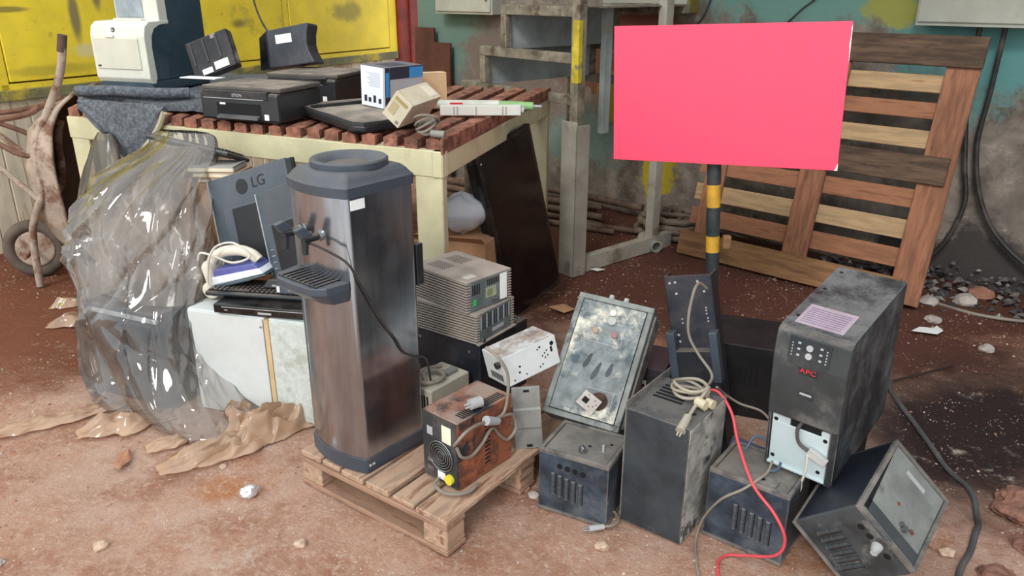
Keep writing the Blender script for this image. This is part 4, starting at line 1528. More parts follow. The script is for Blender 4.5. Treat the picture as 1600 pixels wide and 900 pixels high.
def film(secs, nu, nv, seed, ncrease, shear=-0.35, amp=1.0):
    """thin film wrapped round a heap: lofted sections, broad billows and many sharp pulled creases"""
    rg = np.random.default_rng(seed)
    S_ = np.array(secs)
    L_ = len(secs) - 1
    v = np.linspace(0, 1, nv)
    x = v * L_
    # smooth section interpolation
    i = np.clip(x.astype(int), 0, L_ - 1)
    f = (x - i)[:, None]
    p0, p1, p2, p3 = S_[np.clip(i - 1, 0, L_)], S_[i], S_[i + 1], S_[np.clip(i + 2, 0, L_)]
    sec = 0.5 * ((2 * p1) + (p2 - p0) * f + (2 * p0 - 5 * p1 + 4 * p2 - p3) * f ** 2 + (3 * p1 - p0 - 3 * p2 + p3) * f ** 3)
    th = np.linspace(0, 2 * np.pi, nu, endpoint=False)
    ct, st_ = np.cos(th)[None, :], np.sin(th)[None, :]
    z, cx, cy, ra, rb = (sec[:, k][:, None] for k in range(5))
    ra, rb = np.maximum(ra, 0.01), np.maximum(rb, 0.01)
    U = np.broadcast_to(th[None, :], (nv, nu))
    Zn = np.broadcast_to(z, (nv, nu))
    d = np.zeros((nv, nu))
    for k in range(10):          # broad billows
        m_, w_, ph = rg.integers(1, 5), rg.uniform(2, 9), rg.uniform(0, 6.28)
        d += 0.012 * np.sin(m_ * U + w_ * Zn + ph)
    for k in range(ncrease):     # sharp creases: short straight ridges and valleys
        u0, z0 = rg.uniform(0, 2 * np.pi), rg.uniform(0.02, secs[0][0])
        a = rg.normal(1.2, 0.35) if rg.random() < 0.8 else rg.uniform(0, 3.14)
        ln, wd = rg.uniform(0.14, 0.5), rg.uniform(0.007, 0.022)
        h = rg.uniform(0.010, 0.036) * (1 if rg.random() < 0.65 else -0.7)
        du = (U - u0 + np.pi) % (2 * np.pi) - np.pi
        X, Y = du * 0.3, Zn - z0
        s_ = X * np.cos(a) + Y * np.sin(a)
        t_ = -X * np.sin(a) + Y * np.cos(a) + 0.12 * s_ * s_ * rg.choice([-1, 1])
        asym = np.where(t_ > 0, wd, wd * 2.6)
        d += h * np.exp(-np.abs(t_) / asym) * np.clip(1 - (s_ / ln) ** 2, 0, 1)
    d *= amp * np.clip((ra - 0.1) / 0.2, 0.12, 1)
    px = cx + ra * ct + ct * d
    py = cy + rb * st_ + shear * ra * ct + st_ * d
    pz = np.maximum(Zn + 0.2 * d * (Zn > 0.06), 0.006)
    co = np.stack([px, py, pz], -1).reshape(-1, 3)
    mb = MB()
    mb.v = [Vector(c_) for c_ in co.tolist()]
    mb.f = [(j * nu + q, j * nu + (q + 1) % nu, (j + 1) * nu + (q + 1) % nu, (j + 1) * nu + q) for j in range(nv - 1) for q in range(nu)]
    return mb


secs = [(1.05, -1.40, 3.345, 0.12, 0.03), (1.03, -1.40, 3.34, 0.155, 0.05), (0.97, -1.42, 3.31, 0.185, 0.09), (0.90, -1.49, 3.28, 0.23, 0.14), (0.8, -1.55, 3.24, 0.28, 0.19), (0.66, -1.58, 3.2, 0.32, 0.22), (0.5, -1.55, 3.12, 0.29, 0.24),
        (0.40, -1.53, 3.06, 0.285, 0.25), (0.28, -1.52, 3.03, 0.295, 0.26), (0.12, -1.46, 2.97, 0.33, 0.27), (0.035, -1.35, 2.88, 0.37, 0.26), (0.010, -1.32, 2.86, 0.39, 0.25)]
tag(film(secs, 320, 280, 5, 130).build('plastic_sheet', CLEAR, smooth=True), 'large crumpled clear plastic sheet draped over the heap left of the cooler', 'plastic sheet')
INNER = plastic_mat('dusty_inner_film', (0.9, 0.88, 0.86, 1), 0.3, 0.62, S(186, 168, 152), 0.2, 1.0)
secs3 = [(1.0, -1.41, 3.32, 0.1, 0.03), (0.95, -1.44, 3.30, 0.14, 0.06), (0.86, -1.52, 3.27, 0.19, 0.1), (0.75, -1.56, 3.24, 0.23, 0.14), (0.62, -1.57, 3.2, 0.26, 0.17), (0.5, -1.54, 3.14, 0.25, 0.18), (0.43, -1.52, 3.1, 0.25, 0.19)]
tag(film(secs3, 160, 140, 21, 70).build('plastic_sheet', INNER, smooth=True), 'dusty crumpled inner plastic lying on the dark case under the clear sheet', 'plastic sheet')
secs2 = [(0.98, -1.93, 3.72, 0.03, 0.02), (0.9, -1.94, 3.71, 0.07, 0.05), (0.7, -1.98, 3.68, 0.12, 0.08), (0.5, -2.0, 3.64, 0.17, 0.1), (0.35, -2.0, 3.6, 0.17, 0.11), (0.15, -1.96, 3.56, 0.13, 0.1), (0.01, -1.93, 3.54, 0.1, 0.08)]
tag(film(secs2, 120, 120, 9, 40).build('plastic_sheet', SMOKY, smooth=True), 'smoky dusty plastic bag hanging between the wheelbarrow and the clear plastic sheet', 'plastic sheet')


def crumple(name, label, cx, cy, lx, ly, h, rot, seed, m=TANF, taper=0.5, nx=80, ny=50):
    mb = MB()

    def fn(u, v):
        x = (u - 0.5) * lx
        wv = 1 - taper * abs(2 * u - 1) ** 1.5
        y = (v - 0.5) * ly * wv * (1 + 0.35 * noise.noise(Vector((u * 4, seed, 0))))
        e = min(1, 4 * min(u, 1 - u)) * min(1, 4 * min(v, 1 - v))
        q = Vector((x * 8 + y * 5 + seed, y * 24 - x * 6, seed))
        z = 0.008 + e * h * (0.35 + 0.5 * max(0, ridged(q)) + 0.3 * noise.noise(q * 2.3))
        return Vector((x + 0.02 * noise.noise(q * 1.3), y + 0.02 * noise.noise(q * 1.7), max(0.004, z)))
    mb.grid(fn, nx, ny)
    return tag(mb.build(name, m, smooth=True, loc=(cx, cy, 0), rot=(0, 0, rot)), label, 'plastic sheet')


crumple('plastic_scrap', 'long earth stained plastic strip trailing on the ground at the left edge', -1.86, 2.70, 0.62, 0.10, 0.03, 33, 1.3)
crumple('plastic_scrap', 'crumpled earth stained plastic below the left side of the clear sheet', -1.53, 2.70, 0.34, 0.17, 0.06, 25, 4.1)
crumple('plastic_scrap', 'small folded tan plastic piece on the ground under the clear sheet', -1.29, 2.565, 0.19, 0.10, 0.025, 30, 7.7)
crumple('plastic_scrap', 'long earth stained plastic tail pointing to the foil ball', -1.06, 2.53, 0.52, 0.17, 0.05, 37, 9.2)
crumple('plastic_scrap', 'thick bunched tan plastic heap in front of the white cabinets', -0.93, 2.655, 0.34, 0.21, 0.12, 40, 12.5, taper=0.5)
crumple('plastic_scrap', 'pulled tan plastic bunch lower right on the clear sheet', -1.06, 2.67, 0.18, 0.26, 0.10, 20, 15.2)
crumple('plastic_scrap', 'tan plastic scrap below the smoky bag', -2.24, 3.72, 0.3, 0.14, 0.06, 20, 17.5)
crumple('plastic_scrap', 'pale curled plastic scrap near the wheelbarrow wheel', -2.42, 3.94, 0.2, 0.06, 0.05, 25, 19.5)
crumple('dry_leaf', 'brown dry leaf lying on the ground below the plastic scraps', -1.43, 2.45, 0.12, 0.05, 0.02, 100, 22.5, mat('dry_leaf', S(168, 118, 90), 0.8), 0.9, 20, 12)['category'] = 'leaf'
# ------------------------------------------------------------------ small pallet on the ground
PWOOD = mat('grey_brown_pallet_wood', S(176, 146, 122), 0.85, var=0.2, vs=4, stretch=(1, 7, 7), col2=S(126, 90, 68), s2=4, lo=0.5, hi=0.66, col3=S(202, 182, 162), s3=5, lo3=0.6, hi3=0.7, bump=0.3, bs=12)
PWOODY = mat('grey_brown_cross_wood', S(158, 124, 102), 0.85, var=0.2, vs=4, stretch=(7, 1, 7), col2=S(118, 86, 66), s2=4, lo=0.5, hi=0.66, bump=0.3, bs=12)
pl = thing('wooden_pallet', 'small worn wooden pallet on the ground under the water cooler', 'pallet', (-0.322, 2.316, 0), (0, 0, 54.1))
X0, X1 = -0.242, 0.62
for y0, y1, dz in ((-0.33, -0.205, 0), (-0.19, -0.10, -0.004), (-0.085, 0.015, 0.003), (0.03, 0.13, 0), (0.145, 0.23, -0.003), (0.235, 0.33, 0.002)):
    board(X0 + rnd.uniform(0, .012), X1, y0, y1, 0.110, 0.130 + dz, PWOOD, pl, 'deck_board')
for x in (X0, 0.14, 0.53):
    board(x, x + 0.09, -0.33, 0.33, 0.09, 0.109, PWOODY, pl, 'cross_board')
    for y in ((-0.33, 0.23) if x == X0 else (-0.33, -0.05, 0.23)):
        board(x + 0.003, x + 0.087, y + 0.002, y + 0.098, 0.019, 0.0895, PWOOD, pl, 'block')
    board(x, x + 0.09, -0.33, 0.33, 0.0, 0.0185, PWOODY, pl, 'runner')

# ------------------------------------------------------------------ water cooler
STEELD = mat('dark_brushed_steel', S(168, 172, 180), 0.17, 0.97, var=0.1, vs=3, stretch=(6, 6, 0.6), smear=0.05, dustcol=S(128, 118, 110), bump=0.02, bs=30)
CPLAS = mat('charcoal_cooler_plastic', S(62, 69, 79), 0.36, var=0.06, dust=0.4, dustcol=S(112, 106, 102), smear=0.05, bump=0.03)
cl = thing('water_cooler', 'tall dark stainless steel water cooler standing on the small pallet', 'water cooler', (-0.497, 2.363, 0.1335), (0, 0, 50.8))


def plan(s=1.0, e=0.0):
    pts = []
    hx, hy = 0.134 * s + e, 0.136 * s + e
    r = 0.014
    n = 16
    # bulged tap face from the front corner to the left corner
    for i in range(n + 1):
        y = -hy + r + (2 * hy - 2 * r) * i / n
        pts.append((-hx - 0.024 * s * (1 - (2 * i / n - 1) ** 2), y))
    for cx, cy, a0 in ((-hx + r, hy - r, 180), (hx - r, hy - r, 90), (hx - r, -hy + r, 0), (-hx + r, -hy + r, -90)):
        for k in range(0 if a0 != 180 else 1, 6 if a0 != -90 else 5):
            a = R(a0 - 90 * k / 5)
            pts.append((cx + r * math.cos(a), cy + r * math.sin(a)))
        if a0 != -90:          # extra points keep the flat sides flat
            a = R(a0 - 90)
            t_ = (-math.sin(a) * -1, math.cos(a) * -1)
            for q in (0.004, 0.05, 0.12, 2 * hx - 2 * r - 0.05, 2 * hx - 2 * r - 0.004):
                pts.append((cx + r * math.cos(a) + t_[0] * q, cy + r * math.sin(a) + t_[1] * q))
    return pts


mb = MB()
mb.prism(plan(), 0.045, 0.925, 'z')
mb.build('body', STEELD, cl, smooth=True)
mb = MB()
mb.prism(plan(1.0, 0.004), 0.0, 0.05, 'z')
mb.build('base', CPLAS, cl, smooth=True)
# lid with domed shoulder and ring
mb = MB()
rings = [(1.0, 0.004, 0.922), (1.0, 0.006, 0.952), (0.99, 0.0, 0.960), (0.92, 0.0, 0.974), (0.84, 0.0, 0.984), (0.78, 0.0, 0.9875)]
vs = []
for s, e, z in rings:
    vs += [(p[0], p[1], z) for p in plan(s, e)]
n = len(plan())
fs = [(j * n + i, j * n + (i + 1) % n, (j + 1) * n + (i + 1) % n, (j + 1) * n + i) for j in range(len(rings) - 1) for i in range(n)]
fs += [tuple(range(n)), tuple((len(rings) - 1) * n + i for i in range(n))]
mb.add(vs, fs)
mb.build('lid', CPLAS, cl, smooth=True)
mb = MB()
mb.lathe([(0.112, 0.982), (0.118, 0.986), (0.119, 1.004), (0.114, 1.009), (0.104, 1.008), (0.086, 0.997), (0.07, 0.985), (0.058, 0.97)], 44)
mb.build('bottle_ring', CPLAS, cl, smooth=True)
mb = MB()
mb.lathe([(0.0, 0.9885), (0.05, 0.9885), (0.0605, 0.9895)], 30)
mb.build('funnel', BLACK, cl, smooth=True)
mb = MB()
mb.box(-0.118, -0.066, -0.1385, -0.1355, 0.885, 0.915)
mb.build('white_sticker', WHITE, cl)
text('B-16', 0.013, WHITE, cl, (-0.112, -0.1412, 0.026), FRONT)
# drip tray on the tap face
mb = MB()
out = [(-0.135, -0.128), (-0.215, -0.118), (-0.245, -0.08), (-0.25, 0.0), (-0.245, 0.08), (-0.215, 0.118), (-0.135, 0.128)]
inn = [(-0.135, -0.12), (-0.185, -0.108), (-0.2, -0.07), (-0.203, 0.0), (-0.2, 0.07), (-0.185, 0.108), (-0.135, 0.12)]
m_ = len(out)
vs = [(p[0], p[1], 0.605) for p in inn] + [(p[0], p[1], 0.645) for p in out] + [(p[0], p[1], 0.668) for p in out]
fs = [(j * m_ + i, j * m_ + (i + 1) % m_, (j + 1) * m_ + (i + 1) % m_, (j + 1) * m_ + i) for j in range(2) for i in range(m_)]
fs += [tuple(range(m_)), tuple(2 * m_ + i for i in range(m_))]
mb.add(vs, fs)
tr_ = mb.build('drip_tray', CPLAS, cl, bevel=0.003)
mb = MB()
for k in range(9):
    mb.box(-0.228, -0.15, -0.09 + 0.021 * k, -0.083 + 0.021 * k, 0.668, 0.672)
mb.box(-0.232, -0.228, -0.094, 0.09, 0.668, 0.672)
mb.box(-0.15, -0.146, -0.094, 0.09, 0.668, 0.672)
mb.build('grille', BLACK, tr_)
for yy in (0.065, -0.03):
    mb = MB()
    mb.cyl((-0.15, yy, 0.80), (-0.215, yy, 0.80), 0.012, 12)
    mb.cyl((-0.208, yy, 0.806), (-0.212, yy, 0.755), 0.012, 12, 0.009)
    tp = mb.build('tap', BLACK, cl, smooth=True)
    mb = MB()
    mb.hexa([(-0.225, yy - 0.012, 0.806), (-0.185, yy - 0.012, 0.812), (-0.185, yy + 0.012, 0.812), (-0.225, yy + 0.012, 0.806), (-0.245, yy - 0.009, 0.835), (-0.215, yy - 0.009, 0.842), (-0.215, yy + 0.009, 0.842), (-0.245, yy + 0.009, 0.835)])
    mb.build('lever', CPLAS, tp, bevel=0.003)
    mb = MB()
    mb.cyl((-0.155, yy, 0.80), (-0.165, yy, 0.80), 0.017, 14)
    mb.build('chrome_collar', CHROME, tp, smooth=True)
mb = MB()
mb.box(0.135, 0.16, -0.1, 0.1, 0.1, 0.8)
mb.build('condenser', BLACK, cl, bevel=0.004)
mb = MB()
mb.box(0.135, 0.165, -0.135, -0.105, 0.58, 0.72)
mb.build('rear_bracket', BLACK, cl, bevel=0.003)
# cord: from the tap across the side
mb = MB()
mb.tube([(-0.2, -0.02, 0.79), (-0.185, -0.09, 0.775), (-0.15, -0.143, 0.735), (-0.11, -0.142, 0.66), (-0.06, -0.142, 0.56), (-0.02, -0.141, 0.49), (0.02, -0.141, 0.43), (0.05, -0.141, 0.375), (0.1, -0.142, 0.34), (0.15, -0.142, 0.31), (0.17, -0.14, 0.22)], 0.0038, 8)
mb.build('power_cord', CABLEBLACK, cl, smooth=True)

# ------------------------------------------------------------------ heatsink inverters stacked on a black box
ALU = mat('dusty_aluminium_fins', S(150, 142, 134), 0.6, 0.3, var=0.12, dust=0.7, dustcol=S(168, 154, 142), smear=0.3, bump=0.05)
INVF = mat('grey_green_face', S(92, 100, 100), 0.6, var=0.15, smear=0.35, dustcol=S(150, 142, 132), bump=0.08)
t = thing('black_box', 'black steel box carrying the two finned inverters', 'box', (-0.165, 2.785, 0.135), (0, 0, 54), None)
mb = MB()
mb.box(-0.15, 0.15, -0.17, 0.17, 0, 0.284)
mb.build('case', NAVYDARK, t, bevel=0.005)
for k in range(6):
    mb = MB()
    mb.box(0.02 + 0.02 * k, 0.03 + 0.02 * k, -0.15, -0.05, 0.284, 0.2865)
    mb.build('vent_slot', PALEGREY if k == 0 else NAVYBLK, t)
for sx in (-1, 1):
    mb = MB()
    mb.cyl((-0.1505, 0.12 * sx, 0.24), (-0.153, 0.12 * sx, 0.24), 0.006, 10)
    mb.build('screw', CHROME, t)


def inverter(label, loc, rz, w, d, h, upper):
    t = thing('finned_inverter', label, 'inverter', loc, (0, 0, rz), 'finned inverters')
    mb = MB()
    mb.box(-w / 2 + 0.018, w / 2 - 0.018, -d / 2, d / 2, 0, h)
    mb.build('case', INVF, t, bevel=0.003)
    mb = MB()
    mb.box(-w / 2, w / 2, -d / 2 - 0.001, d / 2, h - 0.002, h + 0.004)
    mb.build('top_plate', ALU, t, bevel=0.002)
    nf = 11
    fin = MB().box(0, 0.019, -d / 2 - 0.002, d / 2 + 0.002, 0, 0.0045).mesh('fin', bevel=0.0012, seg=1)
    fin.materials.append(ALU)
    for sx in (-1, 1):
        for k in range(nf):
            z = 0.003 + (h - 0.01) * k / (nf - 1)
            share('fin', fin, t, Matrix.Translation((-w / 2 if sx < 0 else w / 2 - 0.019, 0, z)))
    if upper:
        for a, c_, y0, y1 in ((-0.07, -0.01, 0.02, 0.11), (0.02, 0.08, 0.02, 0.11)):
            mb = MB()
            for i in range(7):
                for j in range(9):
                    mb.cyl((a + 0.009 * i, y0 + 0.0105 * j, h + 0.004), (a + 0.009 * i, y0 + 0.0105 * j, h + 0.0048), 0.003, 6)
            mb.build('vent_holes', mat('vent_hole', S(66, 58, 52), 0.9), t)
        mb = MB()
        mb.box(-0.085, -0.035, -0.125, -0.095, h + 0.004, h + 0.0048)
        mb.build('top_label', mat('faded_label', S(190, 186, 178), 0.7), t)
        mb = MB()
        mb.box(0.055, 0.09, -d / 2 - 0.0015, -d / 2, 0.01, h - 0.004)
        mb.build('white_label', WHITE, t)
        mb = MB()
        mb.box(-0.082, -0.066, -d / 2 - 0.004, -d / 2, 0.02, 0.045)
        mb.build('green_switch', GREEN, t, bevel=0.002)
        for i in range(5):
            mb = MB()
            mb.box(-0.085 + 0.008 * i, -0.081 + 0.008 * i, -d / 2 - 0.0012, -d / 2, 0.062, 0.1)
            mb.build('vent_slot', DARKHOLE, t)
        mb = MB()
        mb.box(-0.02, 0.035, -d / 2 - 0.003, -d / 2, 0.035, 0.075)
        mb.build('socket', mat('pale_socket', S(150, 150, 130), 0.6), t, bevel=0.004)
        mb = MB()
        mb.cyl((0.0, -d / 2 - 0.0032, 0.055), (0.0, -d / 2 - 0.0045, 0.055), 0.014, 14)
        mb.build('socket_face', mat('olive_socket', S(120, 128, 84), 0.6), t)
        for xx in (0.005, 0.028):
            mb = MB()
            mb.cyl((xx, -d / 2, 0.022), (xx, -d / 2 - 0.014, 0.022), 0.007, 10)
            mb.build('terminal', CHROME, t)
        for i in range(7):
            mb = MB()
            mb.box(-0.01 + 0.009 * i, -0.006 + 0.009 * i, -d / 2 - 0.0012, -d / 2, 0.082, 0.105)
            mb.build('vent_slot', DARKHOLE, t)
    else:
        for i in range(16):
            mb = MB()
            mb.box(-0.09 + 0.0115 * i, -0.0865 + 0.0115 * i, -d / 2 - 0.0014, -d / 2, 0.05, 0.105)
            mb.build('vent_slot', PALEGREY if i % 3 == 0 else DARKHOLE, t)
        mb = MB()
        mb.box(-0.02, 0.05, -d / 2 - 0.0014, -d / 2, 0.022, 0.036)
        mb.build('faded_print', PALEGREY, t)
        mb = MB()
        mb.cyl((-0.085, -d / 2, 0.012), (-0.085, -d / 2 - 0.012, 0.012), 0.008, 10)
        mb.build('terminal', CHROME, t)
        mb = MB()
        mb.box(-w / 2, w / 2, -d / 2 - 0.012, -d / 2, 0.0, 0.004)
        mb.build('front_lip', ALU, t)
    return t


inverter('dusty finned inverter with plain louvred face, lower of the two', (-0.183, 2.729, 0.4195), 54.9, 0.234, 0.30, 0.113, False)
inverter('dusty finned inverter with green switch and white label, upper of the two', (-0.191, 2.741, 0.538), 46.5, 0.230, 0.30, 0.114, True)

# beige fan unit with coiled cable behind the rusty box
t = thing('beige_power_supply', 'beige power supply with grille behind the rusty box', 'power supply', (-0.265, 2.5, 0.135), (0, 0, 52))
mb = MB()
mb.box(-0.1, 0.1, -0.06, 0.075, 0, 0.185)
mb.build('case', mat('beige_steel', S(168, 162, 146), 0.6, var=0.1, smear=0.3), t, bevel=0.004)
for k in range(7):
    mb = MB()
    mb.box(-0.102, -0.1, -0.045 + 0.014 * k, -0.038 + 0.014 * k, 0.04, 0.16)
    mb.build('grille_bar', DARKHOLE, t)
mb = MB()
mb.tube([(-0.08, -0.02, 0.195), (-0.04, 0.03, 0.205), (0.01, 0.02, 0.2), (0.0, -0.03, 0.2), (-0.05, -0.04, 0.2), (-0.09, 0.0, 0.2), (-0.04, 0.04, 0.212), (0.05, 0.03, 0.2)], 0.008, 8)
mb.build('coiled_cable', CABLEGREY, t, smooth=True)
mb = MB()
mb.box(0.02, 0.075, -0.03, 0.0, 0.185, 0.2)
mb.build('connector', mat('grey_connector', S(110, 112, 108), 0.6), t, bevel=0.003)

# ------------------------------------------------------------------ rusty power supply on the pallet corner
rp = thing('rusty_power_supply', 'rusty black power supply box with fan on the pallet corner', 'power supply', (-0.144, 2.225, 0.1345), (0, 0, 49.0))
w, d_, h_ = 0.256, 0.156, 0.24
RUSTFACE = mat('rusted_black_face', S(40, 44, 50), 0.7, var=0.2, col2=S(140, 82, 56), s2=5, lo=0.4, hi=0.5, col3=S(60, 46, 42), s3=12, lo3=0.62, hi3=0.7, dust=0.9, dustcol=S(152, 134, 122), bump=0.4)
mb = MB()
mb.box(-w / 2, w / 2, -d_ / 2, d_ / 2, 0, h_)
mb.build('case', RUSTFACE, rp, bevel=0.004)
mb = MB()
mb.box(-0.05, 0.06, -d_ / 2 - 0.0015, -d_ / 2, 0.012, h_ - 0.006)
mb.box(-w / 2 + 0.005, -0.05, -d_ / 2 - 0.0015, -d_ / 2, 0.0, 0.1)
mb.build('rust_patch', RUSTORANGE, rp)
BFACE = mat('black_end_face', S(44, 46, 50), 0.6, var=0.15, smear=0.25)
mb = MB()
mb.box(-w / 2 - 0.0015, -w / 2, -d_ / 2 + 0.002, d_ / 2 - 0.002, 0.002, h_ - 0.002)
mb.build('end_panel', BFACE, rp)
xe = -w / 2 - 0.0015
for r in (0.052, 0.043, 0.034, 0.025, 0.016):
    mb = MB()
    n = 28
    mb.tube([(xe - 0.004, -0.006 + r * math.cos(2 * math.pi * i / n), 0.10 + r * math.sin(2 * math.pi * i / n)) for i in range(n + 1)], 0.0018, 5, smooth=False)
    mb.build('fan_ring', CHROME if r in (0.052,) else mat('ring_grey', S(112, 112, 110), 0.5, 0.4), rp)
mb = MB()
mb.cyl((xe, -0.006, 0.10), (xe - 0.001, -0.006, 0.10), 0.053, 28)
mb.build('fan_well', DARKHOLE, rp)
mb = MB()
mb.cyl((xe, -0.006, 0.10), (xe - 0.005, -0.006, 0.10), 0.012, 16)
mb.build('fan_hub', BFACE, rp)
mb = MB()
mb.box(xe - 0.001, xe, -0.052, -0.012, 0.155, 0.215)
mb.build('cream_label', mat('cream_label', S(222, 218, 190), 0.7), rp)
mb = MB()
mb.box(xe - 0.002, xe, 0.03, 0.055, 0.16, 0.19)
mb.build('rocker_switch', PALEGREY, rp, bevel=0.002)
mb = MB()
mb.cyl((xe, -0.045, 0.03), (xe - 0.012, -0.045, 0.03), 0.017, 16)
mb.build('yellow_knob', YELLOWP, rp, smooth=True)
mb = MB()
mb.box(xe - 0.001, xe, -0.022, 0.012, 0.012, 0.04)
mb.build('white_tag', WHITE, rp)
for z0 in (0.03, 0.06):
    mb = MB()
    mb.box(xe - 0.002, xe, 0.03, 0.055, z0, z0 + 0.014)
    mb.build('terminal', CHROME, rp)
for k in range(11):
    mb = MB()
    mb.box(-0.005, 0.02, -d_ / 2 - 0.0025, -d_ / 2 - 0.001, 0.04 + 0.015 * k, 0.045 + 0.015 * k)
    mb.build('vent_slot', DARKHOLE, rp)
for a in (-0.09, 0.02):
    for k in range(9):
        mb = MB()
        mb.box(a + 0.01 * k, a + 0.005 + 0.01 * k, -d_ / 2 + 0.008, -d_ / 2 + 0.045, h_, h_ + 0.0012)
        mb.build('top_vent_slot', DARKHOLE, rp)
t = thing('mains_cable', 'grey power cord with plug looped over the rusty power supply', 'cord', (-0.144, 2.225, 0.1345), (0, 0, 49.0))
mb = MB()
mb.tube([(-0.122, -0.055, 0.15), (-0.135, -0.085, 0.185), (-0.11, -0.1, 0.215), (-0.05, -0.098, 0.215), (0.0, -0.093, 0.2), (0.06, -0.09, 0.19), (0.12, -0.088, 0.17), (0.14, -0.086, 0.11), (0.1, -0.085, 0.085), (0.06, -0.085, 0.12), (0.02, -0.088, 0.165), (-0.03, -0.09, 0.13), (-0.08, -0.09, 0.11), (-0.12, -0.088, 0.125), (-0.132, -0.08, 0.16)], 0.0055, 8)
mb.build('wire', CABLEGREY, t, smooth=True)
mb = MB()
mb.tube([(0.02, -0.088, 0.19), (0.08, -0.09, 0.205), (0.12, -0.07, 0.3), (0.1, -0.05, 0.37), (0.09, 0.0, 0.40)], 0.0055, 8)
mb.build('wire', CABLEGREY, t, smooth=True)
mb = MB()
mb.cyl((0.04, -0.095, 0.185), (-0.02, -0.1, 0.215), 0.013, 10, 0.016)
mb.build('plug', PALEGREY, t, smooth=True)
mb = MB()
mb.cyl((0.0, -0.06, 0.262), (-0.04, -0.05, 0.262), 0.018, 10)
mb.cyl((-0.04, -0.05, 0.266), (-0.06, -0.045, 0.266), 0.003, 6)
mb.cyl((-0.04, -0.056, 0.258), (-0.06, -0.051, 0.258), 0.003, 6)
mb.build('plug', PALEGREY, t, smooth=True)
mb = MB()
mb.tube([(-0.14, -0.0, 0.02), (-0.165, -0.01, 0.012), (-0.175, -0.06, 0.01), (-0.15, -0.1, 0.01), (-0.11, -0.115, 0.01), (-0.07, -0.105, 0.012)], 0.006, 8)
mb.build('short_lead', CABLEGREY, t, smooth=True)

# ------------------------------------------------------------------ white perforated box and folded sheet
t = thing('white_power_box', 'white perforated metal box with dusty top perched tilted beside the dusty control panel', 'power box', (0.044, 2.464, 0.366), (-7.9, -9.8, 32.9))
w, d_, h_ = 0.22, 0.138, 0.11
mb = MB()
mb.box(-w / 2, w / 2, -d_ / 2, d_ / 2, 0, h_)
mb.build('case', WHITEMETAL, t, bevel=0.003)
for x, z, r in ((-0.055, 0.035, .004), (-0.05, 0.055, .004), (-0.03, 0.018, .003), (0.03, 0.085, .003), (0.04, 0.09, .004), (0.045, 0.055, .003), (0.055, 0.062, .003), (0.065, 0.068, .003), (0.055, 0.045, .003), (0.066, 0.05, .003), (0.09, 0.085, .008), (0.028, 0.02, .003), (0.04, 0.025, .003), (-0.08, 0.015, .003)):
    mb = MB()
    mb.cyl((x, -d_ / 2, z), (x, -d_ / 2 - 0.0008, z), r, 10)
    mb.build('hole', DARKHOLE, t)
mb = MB()
mb.box(0.08, 0.088, -d_ / 2 - 0.0008, -d_ / 2, 0.055, 0.075)
mb.build('slot', DARKHOLE, t)
mb = MB()
for i in range(5):
    for j in range(4):
        mb.cyl((0.05 + 0.009 * i, 0.0 + 0.012 * j, h_), (0.05 + 0.009 * i, 0.0 + 0.012 * j, h_ + 0.0008), 0.003, 6)
mb.build('top_holes', mat('dark_dust_hole', S(80, 62, 52), 0.9), t)
mb = MB()
for j in range(7):
    mb.box(-w / 2 - 0.0008, -w / 2, -0.045 + 0.012 * j, -0.038 + 0.012 * j, 0.015, 0.04)
mb.build('side_slots', DARKHOLE, t)
mb = MB()
mb.cyl((-w / 2, -0.04, 0.08), (-w / 2 - 0.014, -0.04, 0.08), 0.012, 12)
mb.build('cable_gland', BLACK, t, smooth=True)
t = thing('folded_sheet', 'narrow folded grey metal plate standing under the white perforated box', 'metal plate', (0.060, 2.335, 0.131), (-4.6, -3.8, 1.6))
GALV = mat('galvanised_plate', S(142, 142, 138), 0.55, 0.3, var=0.12, vs=10, smear=0.25, bump=0.1)
mb = MB()
prof = [(-0.009, 0.0), (0.004, 0.0), (0.004, 0.07), (-0.004, 0.078), (-0.004, 0.148), (0.006, 0.158), (0.006, 0.228), (-0.007, 0.228), (-0.007, 0.152), (-0.012, 0.147), (-0.012, 0.08), (-0.009, 0.074)]
mb.prism(prof, -0.048, 0.048, 'x')
mb.build('plate', GALV, t, bevel=0.0015)
for z in (0.012, 0.216):
    mb = MB()
    mb.box(-0.008, 0.012, -0.0125 if z < 0.1 else -0.009, -0.006, z - 0.004, z + 0.004)
    mb.build('slot', DARKHOLE, t)

# ------------------------------------------------------------------ under the bench: television, cardboard, white bag
t = thing('television', 'large black flat screen television leaning on end against the bench', 'television', (0.117, 3.915, 0.05), (-5.2, -11.7, 49.7))
w, h_ = 0.42, 0.915
mb = MB()
mb.box(-w / 2, w / 2, -0.03, 0.005, 0, h_)
mb.build('bezel', BLACKCLEAN, t, bevel=0.006)
mb = MB()
mb.box(-w / 2 + 0.03, w / 2 - 0.025, -0.0315, -0.0295, 0.03, h_ - 0.03)
mb.build('screen', mat('dark_glossy_screen', S(16, 12, 12), 0.12, smear=0.12, dustcol=S(84, 62, 50)), t)
mb = MB()
mb.box(-w / 2 + 0.012, w / 2 - 0.02, 0.005, 0.075, 0.05, h_ - 0.06)
mb.build('rear_housing', BLACK, t, bevel=0.02)
mb = MB()
mb.cyl((-w / 2 + 0.02, -0.032, h_ - 0.07), (-w / 2 + 0.02, -0.0345, h_ - 0.07), 0.006, 10)
mb.build('led', PALEGREY, t)
t = thing('carton', 'brown cardboard box on the floor under the bench', 'box', (-0.27, 3.78, 0), (0, 0, -20))
mb = MB()
mb.box(-0.2, 0.2, -0.14, 0.14, 0, 0.47)
mb.build('card_body', CARD, t, bevel=0.004)
mb = MB()
